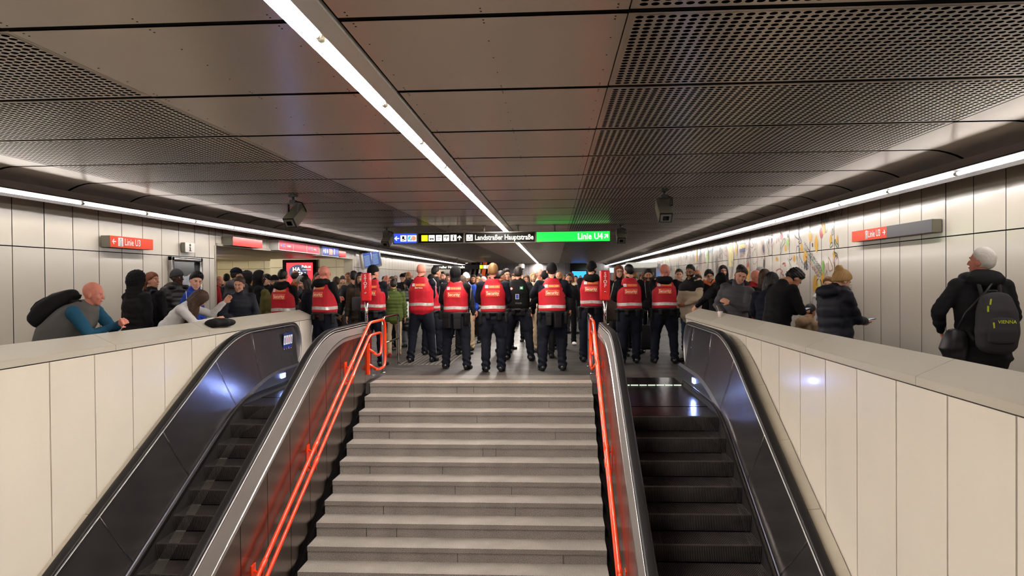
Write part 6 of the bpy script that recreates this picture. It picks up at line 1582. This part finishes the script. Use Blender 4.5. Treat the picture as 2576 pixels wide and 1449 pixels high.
m = MB(); x_ = at_y(2035,800,10.9).x; m.rbox((x_-.02,10.9,.20), (.42,.42,.40), .05); m.build('travel_bag', [C_char], label='dark travel bag under the seated person behind the right parapet', cat='bag')
PP(2083, 11.7, TH(2083,699,11.7), 150, 'person with curly light hair half hidden behind the blond person in the bun', skin='pale', hair=('curly','light'), jm=C_white, tm=BK, near=False)
# white haired person on the right with rucksack
r, f = PP(None, 7.0, 1.86, -6, 'white-haired person in bulky black coat with hood down standing at the right wall', X=4.02, skin='red', hair=('short','white'), jm=C_('coat_wool',(30,29,32),.9), tm=BK, near=True, jacket=dict(puff=.03,hood='big',hem=.78,flare=.03), fig=dict(armL=((-.27,.14,1.02),(-1,-.8,0)),armR=((.24,.14,.95),(.6,-1,0)),head=(42,-8,0),build=1.06))
backpack(r, f, 'dark grey rucksack with neon yellow zip pulls on the white-haired person', C_('anthracite',(56,54,56),.7), .33, .50, .19, 1.14, zips=[(-.10,1.30,8),(-.12,1.24,0),(-.075,1.10,-4)], text='VIENNA', strapm=C_('anthracite',(56,54,56),.7), off=.19)
m = MB(); b0 = world(r, (-.27,-.12,.88)); loft(m, [(b0+V((.02,0,-.15)),.07,.05),(b0,.13,.08),(b0+V((.02,0,.14)),.09,.06)], n=18, sq=.7); o = link('shoulder_bag', remesh(m, .012, 2, lambda co, no: .006*nz(co, 26, 1)), [C_puff], label='black shoulder bag at the side of the white-haired person', cat='bag')
mb = MB(); mb.tube([b0+V((.02,0,.15)), world(r, (-.2,-.19,1.2)), world(r, (-.06,-.23,1.38)), world(r, (.05,-.16,1.5))], .012, 6); mb.build('strap', [C_puff], None); so = bpy.context.scene.objects['strap'] if 'strap' in bpy.context.scene.objects else None
for q in list(COL.objects):
    if q.name.startswith('strap') and q.parent is None: q.parent = o

# ------------------------------------------------------------ the distant crowd: a few builds, many copies in other clothes
TV = []
def tmpl(**k):
    r, f = person(None, 30, 1.74, 0, 'tmp', X=0, near=False, **k); TV.append((r, k)); return r
tmpl(hair=('short','dark'), fig=dict()); tmpl(hair=('long','brown'), jacket=dict(hem=.62,flare=.02)); tmpl(hair=('curly','black'), jacket=dict(puff=.03,quilt=.09), fig=dict(armR='pocket',armL='pocket'))
tmpl(hair=('bob','blond'), fig=dict(armR='phone')); tmpl(hair=None, beard='dark', jacket=dict(puff=.02)); tmpl(hair=('side','brown'), jacket=dict(hood='down',puff=.02), fig=dict(armL='front',armR='front'))
tmpl(hair=None, wear='beanie', jacket=dict(puff=.03)); tmpl(hair=('tied','dark'), fig=dict(armL='carry'))
for r, k in TV: r.location.z = 0
rn = random.Random(21)
JC = [('black',BK),('charcoal',C_char),('navy',NV),('brown',C_brown),('grey',C_lg),('tan',C_tan),('blue',C_blue),('beige',C_beige),('dark green',C_rdk),('red',C_red),('white',C_white)]
HN = {0:'short', 1:'long', 2:'curly', 3:'bobbed', 4:'no', 5:'parted', 6:'no', 7:'tied back'}
HC = ['black','dark','brown','light','blond','grey','auburn']
cnt = {}
def far_person(px, Y, yaw, where):
    X = at_y(px, 700, Y).x
    for (a, b) in placed:
        if (a-X)**2+(b-Y)**2 < .30: return
    if not (OPY0+.3 < Y < OPY1-.3) and X < XL+.4: return
    if X > XR-.45 or (X < XL-.1 and where.startswith('by')): return
    placed.append((X, Y)); i = rn.randrange(len(TV)); src, k = TV[i]
    c = src.copy(); COL.objects.link(c); c.location = (X, Y, 0); c.rotation_euler = (0,0,R(yaw)); c.scale = (rn.uniform(.94,1.04),)*3
    jn, jm = rn.choices(JC, weights=[6,4,4,2,2,2,1,1.5,1,1,1])[0]; sk = rn.choice(['pale','fair','fair','tan','olive','red','dark']); hc = rn.choice(HC)
    tm = rn.choice([BK, NV, C_jean, C_char, C_gjean])
    for ch in src.children:
        d = ch.copy(); COL.objects.link(d); d.parent = c
        nm = ch.name.split('.')[0]
        m2 = {'body': skinm(sk), 'jacket': jm, 'trousers': tm, 'hair': hairm(hc), 'eyebrow': hairm('dark' if hc in ('grey','blond') else hc), 'beanie': rn.choice([BK, C_char, C_red])}.get(nm)
        if m2:
            d.material_slots[0].link = 'OBJECT'; d.material_slots[0].material = m2
    what = ('bald bearded' if i == 4 else 'knit-capped' if i == 6 else '%s %s-haired' % (HN[i], {'light':'light brown'}.get(hc, hc)))
    lb = '%s person in %s top, %s' % (what, jn, where)
    c['label'] = lb; c['category'] = 'person'; c['group'] = 'crowd '+where
def fill_crowd(n, px0, px1, Y0, Y1, where, yaw=(150,210)):
    for _ in range(n):
        Y = Y0+(Y1-Y0)*rn.random()**.8; far_person(rn.uniform(px0,px1), Y, rn.uniform(*yaw) if rn.random() < .85 else rn.uniform(-60,60), where)
fill_crowd(16, 952, 1050, 18, 34, 'far off left of the Service vest')
fill_crowd(16, 1100, 1235, 18, 38, 'far off left of the middle guard')
fill_crowd(18, 1250, 1370, 18, 38, 'far off behind the police officer')
fill_crowd(12, 1395, 1465, 20, 40, 'far off left of the tall guard')
fill_crowd(5, 1500, 1560, 22, 38, 'far off behind the right stop box')
fill_crowd(10, 1592, 1700, 19, 32, 'far off near the right wall')
fill_crowd(9, 535, 690, 17, 23.5, 'in the side passage on the left')
fill_crowd(5, 700, 800, 17.5, 23, 'below the red advert screen', (120,240))
fill_crowd(6, 860, 930, 17, 26, 'by the left wall under the departure monitor')
fill_crowd(5, 1750, 1900, 15.6, 18, 'in front of the mural', (100,240))
for r, k in TV:
    for ch in list(r.children): bpy.data.objects.remove(ch)
    bpy.data.objects.remove(r)

bpy.data.scenes.remove(TS)
